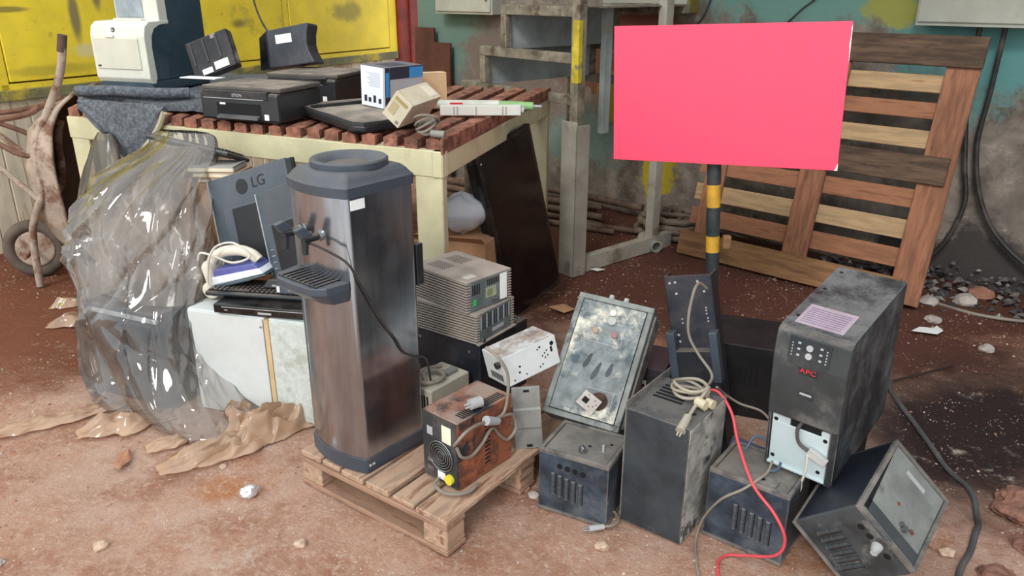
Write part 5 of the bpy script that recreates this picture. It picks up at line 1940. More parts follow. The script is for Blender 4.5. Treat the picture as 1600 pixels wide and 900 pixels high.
mb.hexa([(-0.2, -0.14, 0.47), (0.2, -0.14, 0.47), (0.2, -0.137, 0.47), (-0.2, -0.137, 0.47), (-0.2, -0.2, 0.5), (0.2, -0.19, 0.51), (0.2, -0.187, 0.512), (-0.2, -0.197, 0.502)])
mb.build('flap', CARD, t)
mb = MB()
mb.grid(lambda u, v: Vector((0.13 * math.sin(math.pi * v) ** 0.6 * math.cos(2 * math.pi * u) * (1 + 0.25 * noise.noise(Vector((u * 6, v * 5, 2)))), 0.09 * math.sin(math.pi * v) ** 0.6 * math.sin(2 * math.pi * u), 0.01 + 0.2 * v + 0.02 * noise.noise(Vector((u * 7, v * 4, 9))))), 48, 20, closed_u=True)
tag(mb.build('plastic_bag', mat('white_film_bag', S(196, 196, 200), 0.5, var=0.06, bump=0.4, bs=18, bdist=0.01), smooth=True, loc=(-0.25, 3.74, 0.475)), 'crumpled white plastic bag on the cardboard box under the bench', 'bag')
# ------------------------------------------------------------------ dusty voltage boxes
RIMG = mat('worn_dusty_edge', S(112, 106, 100), 0.8, var=0.2, vs=14, col2=S(70, 72, 74), s2=9, lo=0.5, hi=0.65, bump=0.2)
LIDD = mat('dusty_lid_plate', S(108, 104, 98), 0.85, var=0.2, vs=8, col2=S(78, 76, 74), s2=5, lo=0.5, hi=0.68, smear=0.3, bump=0.15)
LIDG = mat('grey_lid_plate', S(118, 120, 116), 0.7, var=0.18, vs=8, col2=S(86, 88, 86), s2=6, lo=0.5, hi=0.66, bump=0.12)


def stab_box(label, loc, rot, w, d, h, holes, louv, lid=LIDD, face=NAVYBLK):
    t = thing('voltage_box', label, 'metal box', loc, rot, 'louvred voltage boxes')
    mb = MB()
    mb.box(-w / 2, w / 2, -d / 2, d / 2, 0.008, h - 0.012)
    mb.build('case', face, t, bevel=0.003)
    # raised rim of the recessed top
    mb = MB()
    r = 0.012
    mb.box(-w / 2, w / 2, -d / 2, -d / 2 + r, h - 0.014, h)
    mb.box(-w / 2, w / 2, d / 2 - r, d / 2, h - 0.014, h)
    mb.box(-w / 2, -w / 2 + r, -d / 2 + r, d / 2 - r, h - 0.014, h)
    mb.box(w / 2 - r, w / 2, -d / 2 + r, d / 2 - r, h - 0.014, h)
    mb.build('top_rim', RIMG, t, bevel=0.0015, seg=1)
    mb = MB()
    mb.box(-w / 2 + r + 0.003, w / 2 - r - 0.003, -d / 2 + r + 0.003, d / 2 - r - 0.003, h - 0.012, h - 0.005)
    mb.build('top_plate', lid, t)
    mb = MB()
    mb.box(-w / 2 - 0.004, w / 2 + 0.002, -d / 2 - 0.008, d / 2, 0, 0.009)
    mb.build('base_flange', RIMG, t, bevel=0.002, seg=1)
    lou = MB()
    n = 6
    prof = [(-0.007, 0)] + [(-0.007 * math.cos(math.pi * k / n), -0.008 * math.sin(math.pi * k / n)) for k in range(1, n)] + [(0.007, 0)]
    lou.prism(prof, -0.5, 0.5, 'z')
    lm = lou.mesh('louvre', smooth=True)
    lm.materials.append(face)
    x0, dx, nl, z0, z1 = louv
    for k in range(nl):
        M = Matrix.Translation((x0 + dx * k, -d / 2, (z0 + z1) / 2 - 0.004 * k)) @ Matrix.Diagonal((1, 1, z1 - z0, 1))
        share('louvre', lm, t, M)
        mb = MB()
        mb.box(x0 + dx * k + 0.007, x0 + dx * k + 0.010, -d / 2 - 0.0008, -d / 2, z0 - 0.004 * k, z1 - 0.004 * k)
        mb.build('louvre_gap', DARKHOLE, t)
    for (x, z) in holes:
        mb = MB()
        mb.cyl((x, -d / 2, z), (x, -d / 2 - 0.0008, z), 0.010, 18)
        mb.build('hole', DARKHOLE, t)
    return t


b1 = stab_box('dusty black louvred box with four round holes under the control panel', (0.242, 2.214, 0.0), (0, 0, -28.1), 0.243, 0.20, 0.228,
              [(-0.046, 0.178), (-0.019, 0.176), (0.008, 0.174), (0.035, 0.172)], (-0.068, 0.024, 5, 0.07, 0.148))
mb = MB()
mb.cyl((0.012, -0.05, 0.223), (0.012, -0.05, 0.233), 0.014, 12)
mb.cyl((0.012, -0.05, 0.233), (0.006, -0.05, 0.243), 0.009, 10)
mb.build('terminal_nut', CHROME, b1, smooth=True)
mb = MB()
mb.cyl((0.07, -0.02, 0.223), (0.07, -0.02, 0.248), 0.004, 8)
mb.build('bolt', PALEGREY, b1)
for p in ((0.02, -0.01), (0.08, 0.03)):
    mb = MB()
    mb.cyl((p[0], p[1], 0.2232), (p[0], p[1], 0.2238), 0.006, 10)
    mb.build('lid_hole', DARKHOLE, b1)

b3 = stab_box('dusty black louvred box lying below the tall battery unit', (0.768, 2.049, 0.0), (0, 0, -37.4), 0.25, 0.2, 0.245,
              [], (-0.03, 0.026, 5, 0.065, 0.15))
mb = MB()
mb.box(-0.01, 0.075, -0.085, -0.045, 0.241, 0.247)
mb.build('hasp_plate', RIMG, b3, bevel=0.001)
mb = MB()
mb.cyl((0.03, -0.065, 0.247), (0.03, -0.065, 0.2478), 0.007, 12)
mb.build('hasp_hole', DARKHOLE, b3)

GREYFRONT = mat('scuffed_dark_steel', S(58, 62, 64), 0.6, var=0.25, vs=12, col2=S(112, 112, 108), s2=9, lo=0.54, hi=0.68, col3=S(168, 164, 156), s3=16, lo3=0.64, hi3=0.7, bump=0.2)
ob = stab_box('scuffed box tipped over on its corner at the bottom right', (0.985, 1.945, 0.128), (18.2, 44.7, -28.1), 0.228, 0.30, 0.24,
              [(-0.052, 0.195), (-0.018, 0.197), (0.05, 0.199)], (-0.06, 0.024, 6, 0.05, 0.13), LIDG, GREYFRONT)
mb = MB()
mb.box(-0.1142, -0.1138, -0.14, 0.14, 0.012, 0.224)
mb.build('side_skin', mat('clean_navy_side', S(24, 28, 40), 0.5, var=0.15), ob)
mb = MB()
mb.cyl((0.015, -0.15, 0.195), (0.015, -0.168, 0.195), 0.016, 14, 0.012)
mb.cyl((0.015, -0.168, 0.195), (0.015, -0.178, 0.195), 0.01, 12)
mb.build('white_knob', PALEGREY, ob, smooth=True)
mb = MB()
mb.hexa([(-0.1, -0.13, 0.236), (-0.085, -0.13, 0.236), (-0.1, 0.09, 0.236), (-0.1005, 0.09, 0.236), (-0.1, -0.13, 0.2375), (-0.085, -0.13, 0.2375), (-0.1, 0.09, 0.2375), (-0.1005, 0.09, 0.2375)])
mb.build('gap', DARKHOLE, ob)
mb = MB()
mb.box(-0.1, 0.1, -0.132, -0.095, 0.2355, 0.2375)
mb.build('lower_fold', mat('dark_fold', S(64, 68, 70), 0.7), ob)
mb = MB()
mb.cyl((0.03, -0.075, 0.236), (0.03, -0.075, 0.248), 0.009, 10)
mb.cyl((0.018, -0.068, 0.236), (0.018, -0.068, 0.243), 0.007, 10)
mb.build('terminal_nut', CHROME, ob, smooth=True)
mb = MB()
mb.box(-0.04, 0.035, 0.085, 0.1, 0.2355, 0.237)
mb.build('faded_sticker', PALEGREY, ob)
mb = MB()
mb.cyl((-0.015, -0.02, 0.2355), (-0.015, -0.02, 0.2365), 0.006, 10)
mb.cyl((0.055, -0.055, 0.2355), (0.055, -0.055, 0.2365), 0.008, 10)
mb.build('rust_spot', RUSTORANGE, ob)

# ------------------------------------------------------------------ leaning control panel
cp = thing('control_panel', 'dust caked grey control panel box leaning on the black louvred box', 'control panel', (0.246, 2.373, 0.198), (-39.6, 3.7, -25.5))
w, d_, h_ = 0.279, 0.114, 0.454
mb = MB()
mb.box(-w / 2, w / 2, -d_ / 2 + 0.006, d_ / 2, 0, h_)
mb.build('case', mat('grey_worn_case', S(98, 104, 102), 0.7, var=0.25, vs=10, col2=S(52, 58, 60), s2=7, lo=0.5, hi=0.66, smear=0.3, bump=0.2), cp, bevel=0.004)
mb = MB()
f = 0.02
mb.box(-w / 2, w / 2, -d_ / 2, -d_ / 2 + 0.008, 0, f)
mb.box(-w / 2, w / 2, -d_ / 2, -d_ / 2 + 0.008, h_ - f, h_)
mb.box(-w / 2, -w / 2 + f, -d_ / 2, -d_ / 2 + 0.008, f, h_ - f)
mb.box(w / 2 - f, w / 2, -d_ / 2, -d_ / 2 + 0.008, f, h_ - f)
mb.build('front_frame', mat('grey_frame', S(120, 124, 120), 0.7, var=0.2, vs=12, col2=S(70, 76, 78), s2=10, lo=0.55, hi=0.66, smear=0.2), cp, bevel=0.002, seg=1)
mb = MB()
mb.box(-w / 2 + f, w / 2 - f, -d_ / 2 + 0.002, -d_ / 2 + 0.006, f, h_ - f)
mb.build('gasket_gap', DARKHOLE, cp)
mb = MB()
mb.box(-w / 2 + f + 0.003, w / 2 - f - 0.003, -d_ / 2 - 0.001, -d_ / 2 + 0.004, f + 0.003, h_ - f - 0.003)
pf = mb.build('face_plate', mat('dust_caked_face', S(116, 122, 122), 0.75, var=0.22, vs=16, col2=S(70, 82, 88), s2=9, lo=0.5, hi=0.62, col3=S(210, 204, 186), s3=6, lo3=0.5, hi3=0.64, bump=0.25), cp)
yf = -d_ / 2 - 0.001
CLEANM = mat('wiped_dark_streak', S(52, 60, 64), 0.6, var=0.25, vs=20)
for x, z, L_, a in ((-0.035, 0.215, 0.05, -16), (0.005, 0.185, 0.06, -14), (0.05, 0.2, 0.045, -10)):
    mb = MB()
    n = 14
    pts = [(0.009 * math.cos(2 * math.pi * i / n) * (1 + 0.2 * math.sin(5 * i)), L_ * 0.6 * math.sin(2 * math.pi * i / n)) for i in range(n)]
    ca, sa = math.cos(R(a)), math.sin(R(a))
    pts = [(x + p[0] * ca - p[1] * sa, z + p[0] * sa + p[1] * ca) for p in pts]
    mb.prism(pts, yf - 0.0006, yf, 'y')
    mb.build('finger_streak', CLEANM, cp)
mb = MB()
mb.cyl((0.005, yf, 0.40), (0.005, yf - 0.012, 0.40), 0.011, 16)
mb.build('white_button', WHITEPLAS, cp, smooth=True)
mb = MB()
mb.cyl((0.008, yf, 0.372), (0.008, yf - 0.008, 0.372), 0.016, 18)
mb.build('rotary_switch', PALEGREY, cp, bevel=0.002)
mb = MB()
mb.cyl((-0.04, yf, 0.325), (-0.04, yf - 0.008, 0.325), 0.012, 16)
mb.build('orange_lamp', mat('dusty_orange', S(150, 130, 110), 0.7), cp, bevel=0.002)
mb = MB()
mb.cyl((0.03, yf, 0.325), (0.03, yf - 0.008, 0.325), 0.013, 16)
mb.build('red_lamp', mat('dusty_red', S(142, 106, 108), 0.7), cp, bevel=0.002)
for z0, z1, x0, x1 in ((0.285, 0.365, -0.062, 0.062), (0.03, 0.125, -0.008, 0.09)):
    mb = MB()
    r = 0.0015
    mb.box(x0, x1, yf - 0.0005, yf, z0, z0 + r)
    mb.box(x0, x1, yf - 0.0005, yf, z1 - r, z1)
    mb.box(x0, x0 + r, yf - 0.0005, yf, z0, z1)
    mb.box(x1 - r, x1, yf - 0.0005, yf, z0, z1)
    mb.build('outline', PALEGREY, cp)
mb = MB()
mb.cyl((0.045, yf, 0.085), (0.045, yf - 0.0008, 0.085), 0.032, 24)
mb.build('round_cutout', mat('dark_rusty_hole', S(62, 42, 30), 0.9, var=0.4, vs=20), cp)
mb = MB()
mb.box(-0.042, 0.03, yf - 0.004, yf - 0.002, -0.028, 0.028)
o = mb.build('white_plate', WHITEMETAL, cp, bevel=0.001)
o.location = (0.02, -0.012, 0.065)
o.rotation_euler = (R(-6), R(22), 0)
mb = MB()
mb.box(-0.03, -0.008, yf - 0.0048, yf - 0.004, -0.012, 0.008)
for x, z in ((0.01, 0.015), (0.016, -0.006), (0.004, -0.014), (-0.02, 0.02), (0.022, 0.006)):
    mb.cyl((x, yf - 0.004, z), (x, yf - 0.0048, z), 0.0022, 8)
mb.build('cutouts', DARKHOLE, o)
for x in (-0.03, 0.025):
    mb = MB()
    mb.cyl((x, -0.02, h_), (x, -0.02, h_ + 0.022), 0.011, 12, 0.009)
    mb.build('cable_gland', PALEGREY, cp, smooth=True)
mb = MB()
mb.box(w / 2, w / 2 + 0.008, -d_ / 2 + 0.03, d_ / 2, 0.02, h_ - 0.02)
mb.build('side_flange', RIMG, cp, bevel=0.001)

# ------------------------------------------------------------------ tall black box in the middle, narrow panel, dark boxes behind
bb = thing('black_cabinet', 'tall black steel box with slotted top between the louvred boxes', 'metal box', (0.517, 2.151, 0.002), (0, 0, -37.8))
w, d_, h_ = 0.214, 0.262, 0.412
mb = MB()
mb.box(-w / 2, w / 2, -d_ / 2, d_ / 2, 0, h_)
mb.build('case', mat('black_steel_speckled', S(46, 52, 57), 0.55, var=0.2, vs=8, col2=S(120, 118, 112), s2=26, lo=0.66, hi=0.72, dust=0.7, dustcol=S(108, 104, 98), smear=0.1, bump=0.12, edge=S(150, 142, 130)), bb, bevel=0.003)
mb = MB()
mb.box(w / 2, w / 2 + 0.0015, -d_ / 2 + 0.002, d_ / 2 - 0.002, 0.004, h_ - 0.004)
mb.build('scratched_side', mat('scratched_bare_side', S(172, 170, 162), 0.6, 0.2, var=0.3, vs=12, col2=S(64, 66, 68), s2=11, lo=0.52, hi=0.64, bump=0.3), bb)
mb = MB()
mb.box(-w / 2 - 0.003, -w / 2 + 0.001, -d_ / 2, d_ / 2 + 0.03, 0.0, h_ + 0.022)
mb.build('side_flange', RIMG, bb, bevel=0.001)
for k in range(5):
    mb = MB()
    mb.box(-0.08, 0.02 - 0.004 * k, -0.012 + 0.021 * k, -0.004 + 0.021 * k, h_, h_ + 0.003)
    mb.build('top_slot', DARKHOLE, bb)
for x, y in ((0.06, -0.05), (0.075, -0.04)):
    mb = MB()
    mb.cyl((x, y, h_), (x, y, h_ + 0.0008), 0.008, 12)
    mb.build('top_hole', DARKHOLE, bb)

t = thing('cable_coil', 'beige mains cable coiled on top of the tall black box with its plugs', 'cable', (0.56, 2.186, 0.414), (0, 0, -37.8))
mb = MB()
pts = []
for i in range(46):
    a = i * 0.42
    r = 0.062 - 0.012 * math.sin(i * 0.21) - (0.018 if 15 < i < 30 else 0)
    pts.append((r * math.cos(a), r * 0.85 * math.sin(a), 0.008 + 0.0009 * i + 0.004 * math.sin(i)))
pts += [(0.06, -0.02, 0.04), (0.055, -0.06, 0.02), (0.06, -0.11, 0.012), (0.062, -0.14, 0.004)]
mb.tube(pts, 0.0055, 8, sub=3)
mb.build('coil', mat('beige_cable', S(158, 148, 130), 0.6, var=0.1), t, smooth=True)
mb = MB()
mb.cyl((0.05, -0.05, 0.022), (0.085, -0.06, 0.02), 0.016, 10)
mb.cyl((0.075, -0.035, 0.02), (0.1, -0.04, 0.02), 0.015, 10)
mb.build('plug_pair', mat('cream_plug', S(186, 174, 146), 0.6, var=0.1), t, smooth=True)
mb = MB()
mb.cyl((0.062, -0.135, 0.012), (0.066, -0.19, -0.012), 0.012, 10, 0.016)
mb.cyl((0.062, -0.19, -0.012), (0.062, -0.205, -0.02), 0.003, 6)
mb.cyl((0.071, -0.19, -0.013), (0.071, -0.205, -0.021), 0.003, 6)
mb.build('hanging_plug', mat('grey_cream_plug', S(160, 152, 136), 0.6), t, smooth=True)

nr = thing('narrow_panel', 'narrow tall black perforated panel standing behind the black box', 'panel', (0.735, 2.50, 0.0), (-3.2, -12.1, -25.9))
mb = MB()
mb.box(-0.082, 0.082, -0.012, 0.0, 0.02, 0.69)
mb.build('plate', mat('purple_black_steel', S(34, 36, 46), 0.5, var=0.2, smear=0.15), nr, bevel=0.002)
mb = MB()
for sx in (-1, 1):
    mb.box(sx * 0.082 - 0.003, sx * 0.082 + 0.003, -0.012, 0.07, 0.02, 0.69)
mb.box(-0.085, 0.085, -0.05, 0.0, 0.0, 0.42)
mb.build('channel', NAVYDARK, nr, bevel=0.003)
mb = MB()
mb.box(-0.09, -0.06, -0.055, -0.01, 0.3, 0.49)
mb.box(0.062, 0.092, -0.055, -0.01, 0.3, 0.49)
mb.build('side_tab', mat('navy_tab', S(64, 72, 82), 0.45, var=0.15), nr, bevel=0.004)
spots = [(-0.065, 0.665), (-0.045, 0.667), (0.035, 0.667), (-0.045, 0.625), (0.055, 0.63), (-0.035, 0.53), (-0.035, 0.515), (0.055, 0.57), (0.055, 0.56), (0.055, 0.548), (0.058, 0.532), (0.058, 0.52), (0.07, 0.485), (0.068, 0.46), (-0.055, 0.47), (-0.052, 0.445)]
for k, (x, z) in enumerate(spots):
    mb = MB()
    mb.cyl((x, -0.012, z), (x, -0.0145, z), 0.0045 if k < 5 or k > 11 else 0.003, 10)
    mb.build('rivet', PALEGREY, nr)
t = thing('panel_cable', 'grey cable arching over the narrow black panel down to the coil', 'cable', (0, 0, 0))
mb = MB()
mb.tube([(0.66, 2.47, 0.67), (0.625, 2.44, 0.70), (0.602, 2.41, 0.68), (0.59, 2.40, 0.6), (0.595, 2.39, 0.53), (0.625, 2.36, 0.475), (0.655, 2.30, 0.44), (0.645, 2.26, 0.425), (0.6, 2.2, 0.43)], 0.005, 8)
mb.build('wire', CABLEGREY, t, smooth=True)
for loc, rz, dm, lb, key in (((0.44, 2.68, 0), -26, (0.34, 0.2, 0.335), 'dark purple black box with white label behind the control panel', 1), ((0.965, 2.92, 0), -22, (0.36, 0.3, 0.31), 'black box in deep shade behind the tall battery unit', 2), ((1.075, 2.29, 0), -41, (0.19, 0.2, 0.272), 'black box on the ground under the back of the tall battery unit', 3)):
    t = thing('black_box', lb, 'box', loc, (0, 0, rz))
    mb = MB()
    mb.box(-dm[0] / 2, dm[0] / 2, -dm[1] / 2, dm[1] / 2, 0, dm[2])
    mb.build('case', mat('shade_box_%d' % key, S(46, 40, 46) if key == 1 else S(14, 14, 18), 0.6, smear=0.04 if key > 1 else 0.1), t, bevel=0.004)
    if key == 1:
        mb = MB()
        mb.box(0.06, 0.105, -0.1012, -0.0998, 0.25, 0.28)
        mb.build('white_label', WHITE, t)
        mb = MB()
        mb.box(0.08, 0.1, -0.1016, -0.101, 0.252, 0.266)
        mb.build('red_print', mat('dull_red_print', S(110, 50, 52)), t)
    for k in range(6):
        mb = MB()
        mb.box(-0.05 + 0.022 * k, -0.042 + 0.022 * k, -dm[1] / 2 - 0.001, -dm[1] / 2, dm[2] * 0.45, dm[2] * 0.7)
        mb.build('slot', DARKHOLE, t)

# ------------------------------------------------------------------ tall battery unit (UPS)
up = thing('backup_power_unit', 'tall dusty black backup power unit with red logo and pale lower panel', 'power unit', (1.008, 2.17, 0.278), (7.9, 1.4, -41.2))
w, d_, h_ = 0.207, 0.448, 0.49
UPSB = mat('dusty_black_ups', S(36, 39, 42), 0.5, var=0.15, dust=0.9, dustcol=S(112, 111, 110), smear=0.3, bump=0.05, edge=S(140, 138, 132))
UPSF = mat('dusty_front_bezel', S(54, 57, 58), 0.55, var=0.15, vs=5, col2=S(104, 102, 98), s2=4, lo=0.46, hi=0.64, dust=0.5, bump=0.04)
mb = MB()
mb.box(-w / 2, w / 2, -d_ / 2 + 0.02, d_ / 2, 0.0, h_)
mb.build('case', UPSB, up, bevel=0.005)
mb = MB()
mb.prism([(-d_ / 2 + 0.022, 0.195), (-d_ / 2 - 0.012, 0.2), (-d_ / 2 - 0.012, h_ - 0.095), (-d_ / 2 + 0.003, h_ - 0.012), (-d_ / 2 + 0.022, h_)], -w / 2 - 0.001, w / 2 + 0.001, 'x')
mb.build('front_bezel', UPSF, up, bevel=0.006)
mb = MB()
mb.box(-w / 2, -w / 2 + 0.008, -d_ / 2 - 0.002, -d_ / 2 + 0.022, 0.0, 0.2)
mb.build('front_edge', UPSB, up)
mb = MB()
mb.box(w / 2 - 0.022, w / 2, -d_ / 2 - 0.002, -d_ / 2 + 0.022, 0.0, 0.2)
mb.build('front_edge', UPSB, up)
PALEB = mat('pale_blue_white_panel', S(190, 204, 206), 0.45, var=0.05, smear=0.08)
mb = MB()
mb.box(-w / 2 + 0.01, w / 2 - 0.024, -d_ / 2 + 0.004, -d_ / 2 + 0.02, 0.012, 0.165)
mb.box(-w / 2 + 0.01, -w / 2 + 0.065, -d_ / 2 + 0.004, -d_ / 2 + 0.02, 0.165, 0.192)
mb.box(w / 2 - 0.05, w / 2 - 0.024, -d_ / 2 + 0.004, -d_ / 2 + 0.02, 0.165, 0.185)
mb.box(-w / 2 + 0.008, w / 2 - 0.022, -d_ / 2 - 0.004, -d_ / 2 + 0.02, 0.004, 0.014)
wp_ = mb.build('white_battery_panel', PALEB, up, bevel=0.002, seg=1)
for x, z in ((-w / 2 + 0.022, 0.172), (w / 2 - 0.036, 0.155), (-w / 2 + 0.022, 0.035), (w / 2 - 0.045, 0.035)):
    mb = MB()
    mb.cyl((x, -d_ / 2 + 0.004, z), (x, -d_ / 2 + 0.003, z), 0.0065, 12)
    mb.build('screw_slot', DARKHOLE, wp_)
mb = MB()
mb.box(-w / 2 + 0.06, w / 2 - 0.046, -d_ / 2 + 0.006, -d_ / 2 + 0.02, 0.165, 0.195)
mb.build('cable_recess', DARKHOLE, up)
mb = MB()
mb.box(-0.02, 0.04, -0.007, 0.007, -0.014, 0.014)
o = mb.build('battery_connector', mat('grey_white_connector', S(186, 186, 182), 0.5), up, bevel=0.002, loc=(0.045, -d_ / 2 - 0.006, 0.1), rot=(0, 22, 0))
mb = MB()
mb.tube([(-0.005, -d_ / 2 + 0.006, 0.19), (-0.012, -d_ / 2 - 0.006, 0.165), (-0.002, -d_ / 2 - 0.008, 0.125), (0.03, -d_ / 2 - 0.006, 0.105)], 0.0055, 8)
mb.build('battery_lead', mat('brown_grey_lead', S(78, 70, 70), 0.5), up, smooth=True)
mb = MB()
mb.tube([(0.028, -d_ / 2 - 0.012, 0.095), (0.03, -d_ / 2 - 0.014, 0.05), (0.024, -d_ / 2 - 0.018, 0.0), (0.012, -d_ / 2 - 0.02, -0.045), (0.006, -d_ / 2 - 0.02, -0.06), (0.016, -d_ / 2 - 0.022, -0.058), (0.024, -d_ / 2 - 0.02, -0.03), (0.022, -d_ / 2 - 0.019, 0.0)], 0.0036, 8)
mb.build('white_lead', CABLEWHITE, up, smooth=True)
# control panel on the sloped top of the bezel
PI_ = mat('dark_key_panel', S(38, 44, 48), 0.5, smear=0.1)
ang = math.degrees(math.atan2(0.015, 0.083))
kp = MB()
kp.prism([(-0.058, -0.032), (0.058, -0.032), (0.052, -0.044), (0.03, -0.05), (-0.03, -0.05), (-0.052, -0.044)], -0.0012, 0.0006, 'y')
kp.box(-0.058, 0.058, -0.0012, 0.0006, -0.032, 0.034)
ko = kp.build('key_panel', PI_, up, loc=(-0.005, -d_ / 2 - 0.0055, h_ - 0.052), rot=(-ang, 0, 0))
for z in (0.012, -0.012):
    mb = MB()
    mb.cyl((0, -0.001, z), (0, -0.004, z), 0.0095, 16)
    mb.build('button', PALEGREY, ko, smooth=True)
for x in (-0.03, 0.032):
    for z in (0.02, 0.002, -0.016):
        mb = MB()
        mb.box(x - 0.004, x + 0.004, -0.0022, -0.001, z - 0.003, z + 0.003)
        mb.build('indicator', mat('pale_indicator', S(170, 184, 186), 0.5) if (x < 0 and z > 0.01) else PALEGREY, ko)
mb = MB()
for k in range(5):
    mb.box(0.046, 0.05, -0.0018, -0.001, 0.014 - 0.009 * k, 0.018 - 0.009 * k)
    mb.box(-0.05, -0.047, -0.0018, -0.001, 0.014 - 0.009 * k, 0.018 - 0.009 * k)
mb.build('scale_marks', PALEGREY, ko)
mb = MB()
mb.box(-0.026, 0.026, -d_ / 2 - 0.0135, -d_ / 2 - 0.0115, h_ - 0.125, h_ - 0.1)
mb.build('logo_plate', PI_, up, loc=(0, 0, 0))
text('APC', 0.022, REDP, up, (0.0, -d_ / 2 - 0.0142, h_ - 0.112), FRONT, sx=1.15)
mb = MB()
mb.box(-0.02, 0.022, -d_ / 2 - 0.0132, -d_ / 2 - 0.0115, h_ - 0.205, h_ - 0.18)
mb.build('model_plate', PI_, up)
mb = MB()
mb.box(-0.016, 0.018, -d_ / 2 - 0.0138, -d_ / 2 - 0.013, h_ - 0.192, h_ - 0.185)
mb.build('model_print', PALEGREY, up)
mb = MB()
mb.box(-0.075, 0.062, -d_ / 2 + 0.045, -d_ / 2 + 0.165, h_, h_ + 0.0012)
lab = mb.build('top_label', mat('faded_pink_label', S(168, 152, 162), 0.6, var=0.08, vs=12, col2=S(150, 96, 124), s2=7, lo=0.6, hi=0.7), up)
mb = MB()
for k in range(8):
    mb.box(-0.065, 0.05, -d_ / 2 + 0.058 + 0.012 * k, -d_ / 2 + 0.061 + 0.012 * k, h_ + 0.0012, h_ + 0.0018)
mb.build('printed_lines', mat('mauve_lines', S(126, 104, 130), 0.6), lab)
mb = MB()
mb.box(w / 2 - 0.0005, w / 2 + 0.001, -d_ / 2 + 0.04, d_ / 2 - 0.01, 0.01, h_ - 0.01)
mb.build('side_panel', mat('scuffed_side_panel', S(30, 36, 42), 0.42, var=0.3, vs=6, stretch=(1, 1.5, 0.8), smear=0.5, dustcol=S(120, 122, 120), bump=0.04), up)
for y in (-0.14, 0.05, 0.18):
    mb = MB()
    mb.cyl((-0.08, y, h_), (-0.08, y, h_ + 0.001), 0.006, 10)
    mb.build('top_screw', DARKHOLE, up)
# ------------------------------------------------------------------ loose cables
def cable(label, pts, r, m, name='cable', cat='cable'):
    mb = MB()
    mb.tube(pts, r, 8)
    return tag(mb.build(name, m, smooth=True), label, cat)


cable('red wire trailing from the tall black box down to the ground', [(0.62, 2.21, 0.424), (0.655, 2.19, 0.425), (0.69, 2.15, 0.375), (0.70, 2.08, 0.305), (0.715, 1.955, 0.245), (0.765, 1.885, 0.19), (0.795, 1.86, 0.12), (0.775, 1.865, 0.06), (0.70, 1.915, 0.018), (0.65, 1.925, 0.010), (0.615, 1.885, 0.008), (0.607, 1.8, 0.008), (0.61, 1.7, 0.008)], 0.0048, CABLERED)
cable('thin grey wire hanging over the louvred box to the ground', [(0.80, 2.05, 0.262), (0.77, 2.0, 0.256), (0.73, 1.965, 0.253), (0.69, 1.965, 0.22), (0.635, 1.985, 0.17), (0.598, 2.02, 0.075), (0.575, 2.0, 0.012), (0.556, 1.9, 0.007), (0.549, 1.83, 0.007), (0.55, 1.7, 0.007)], 0.0042, CABLEGREY)
cable('dark grey cable curving over the ground on the right', [(p[0], p[1], 0.008 + max(0.0, ground_z(p[0], p[1]))) for p in [(1.66, 3.05, 0.008), (1.629, 2.987, 0.012), (1.608, 2.823, 0.012), (1.60, 2.72, 0), (1.59, 2.625, 0.012), (1.578, 2.51, 0), (1.565, 2.408, 0.012), (1.566, 2.33, 0), (1.563, 2.255, 0.012), (1.545, 2.18, 0), (1.519, 2.116, 0.012), (1.485, 2.05, 0), (1.439, 1.99, 0.012), (1.39, 1.925, 0), (1.33, 1.861, 0.012), (1.27, 1.78, 0), (1.2, 1.70, 0.012)]], 0.0095, mat('dark_grey_cable', S(72, 74, 76), 0.6, smear=0.2))
cable('pale grey cable on the floor along the wall foot at the right', [(2.23, 4.12, 0.01), (2.28, 4.03, 0.01), (2.351, 3.929, 0.01), (2.468, 3.796, 0.01), (2.653, 3.711, 0.01), (2.95, 3.64, 0.01)], 0.009, CABLEGREY)
cable('thin grey lead crossing the gap to the backup power unit', [(0.66, 2.235, 0.42), (0.70, 2.27, 0.375), (0.75, 2.26, 0.345), (0.80, 2.2, 0.352), (0.81, 2.1, 0.36)], 0.004, CABLEGREY)
cable('bluish looped lead on top of the louvred box', [(0.74, 2.13, 0.252), (0.78, 2.15, 0.29), (0.83, 2.08, 0.275), (0.81, 2.02, 0.256), (0.775, 2.01, 0.253)], 0.0045, mat('blue_grey_lead', S(70, 84, 104), 0.5))
t = thing('power_plug', 'grey mains plug and lead lying on the ground before the black louvred box', 'plug', (0.275, 2.055, 0.012), (0, 0, 12))
mb = MB()
mb.cyl((-0.03, 0, 0), (0.02, 0, 0), 0.011, 10, 0.009)
mb.build('body', PALEGREY, t, smooth=True)
mb = MB()
mb.cyl((-0.03, 0.006, 0), (-0.05, 0.006, 0), 0.0025, 6)
mb.cyl((-0.03, -0.006, 0), (-0.05, -0.006, 0), 0.0025, 6)
mb.build('pin', CHROME, t)
mb = MB()
mb.tube([(0.02, 0, 0), (0.05, 0.0, 0.0), (0.075, 0.02, 0.002), (0.075, 0.055, 0.004), (0.06, 0.07, 0.01), (0.078, 0.085, 0.03)], 0.0048, 8)
mb.build('lead', CABLEGREY, t, smooth=True)

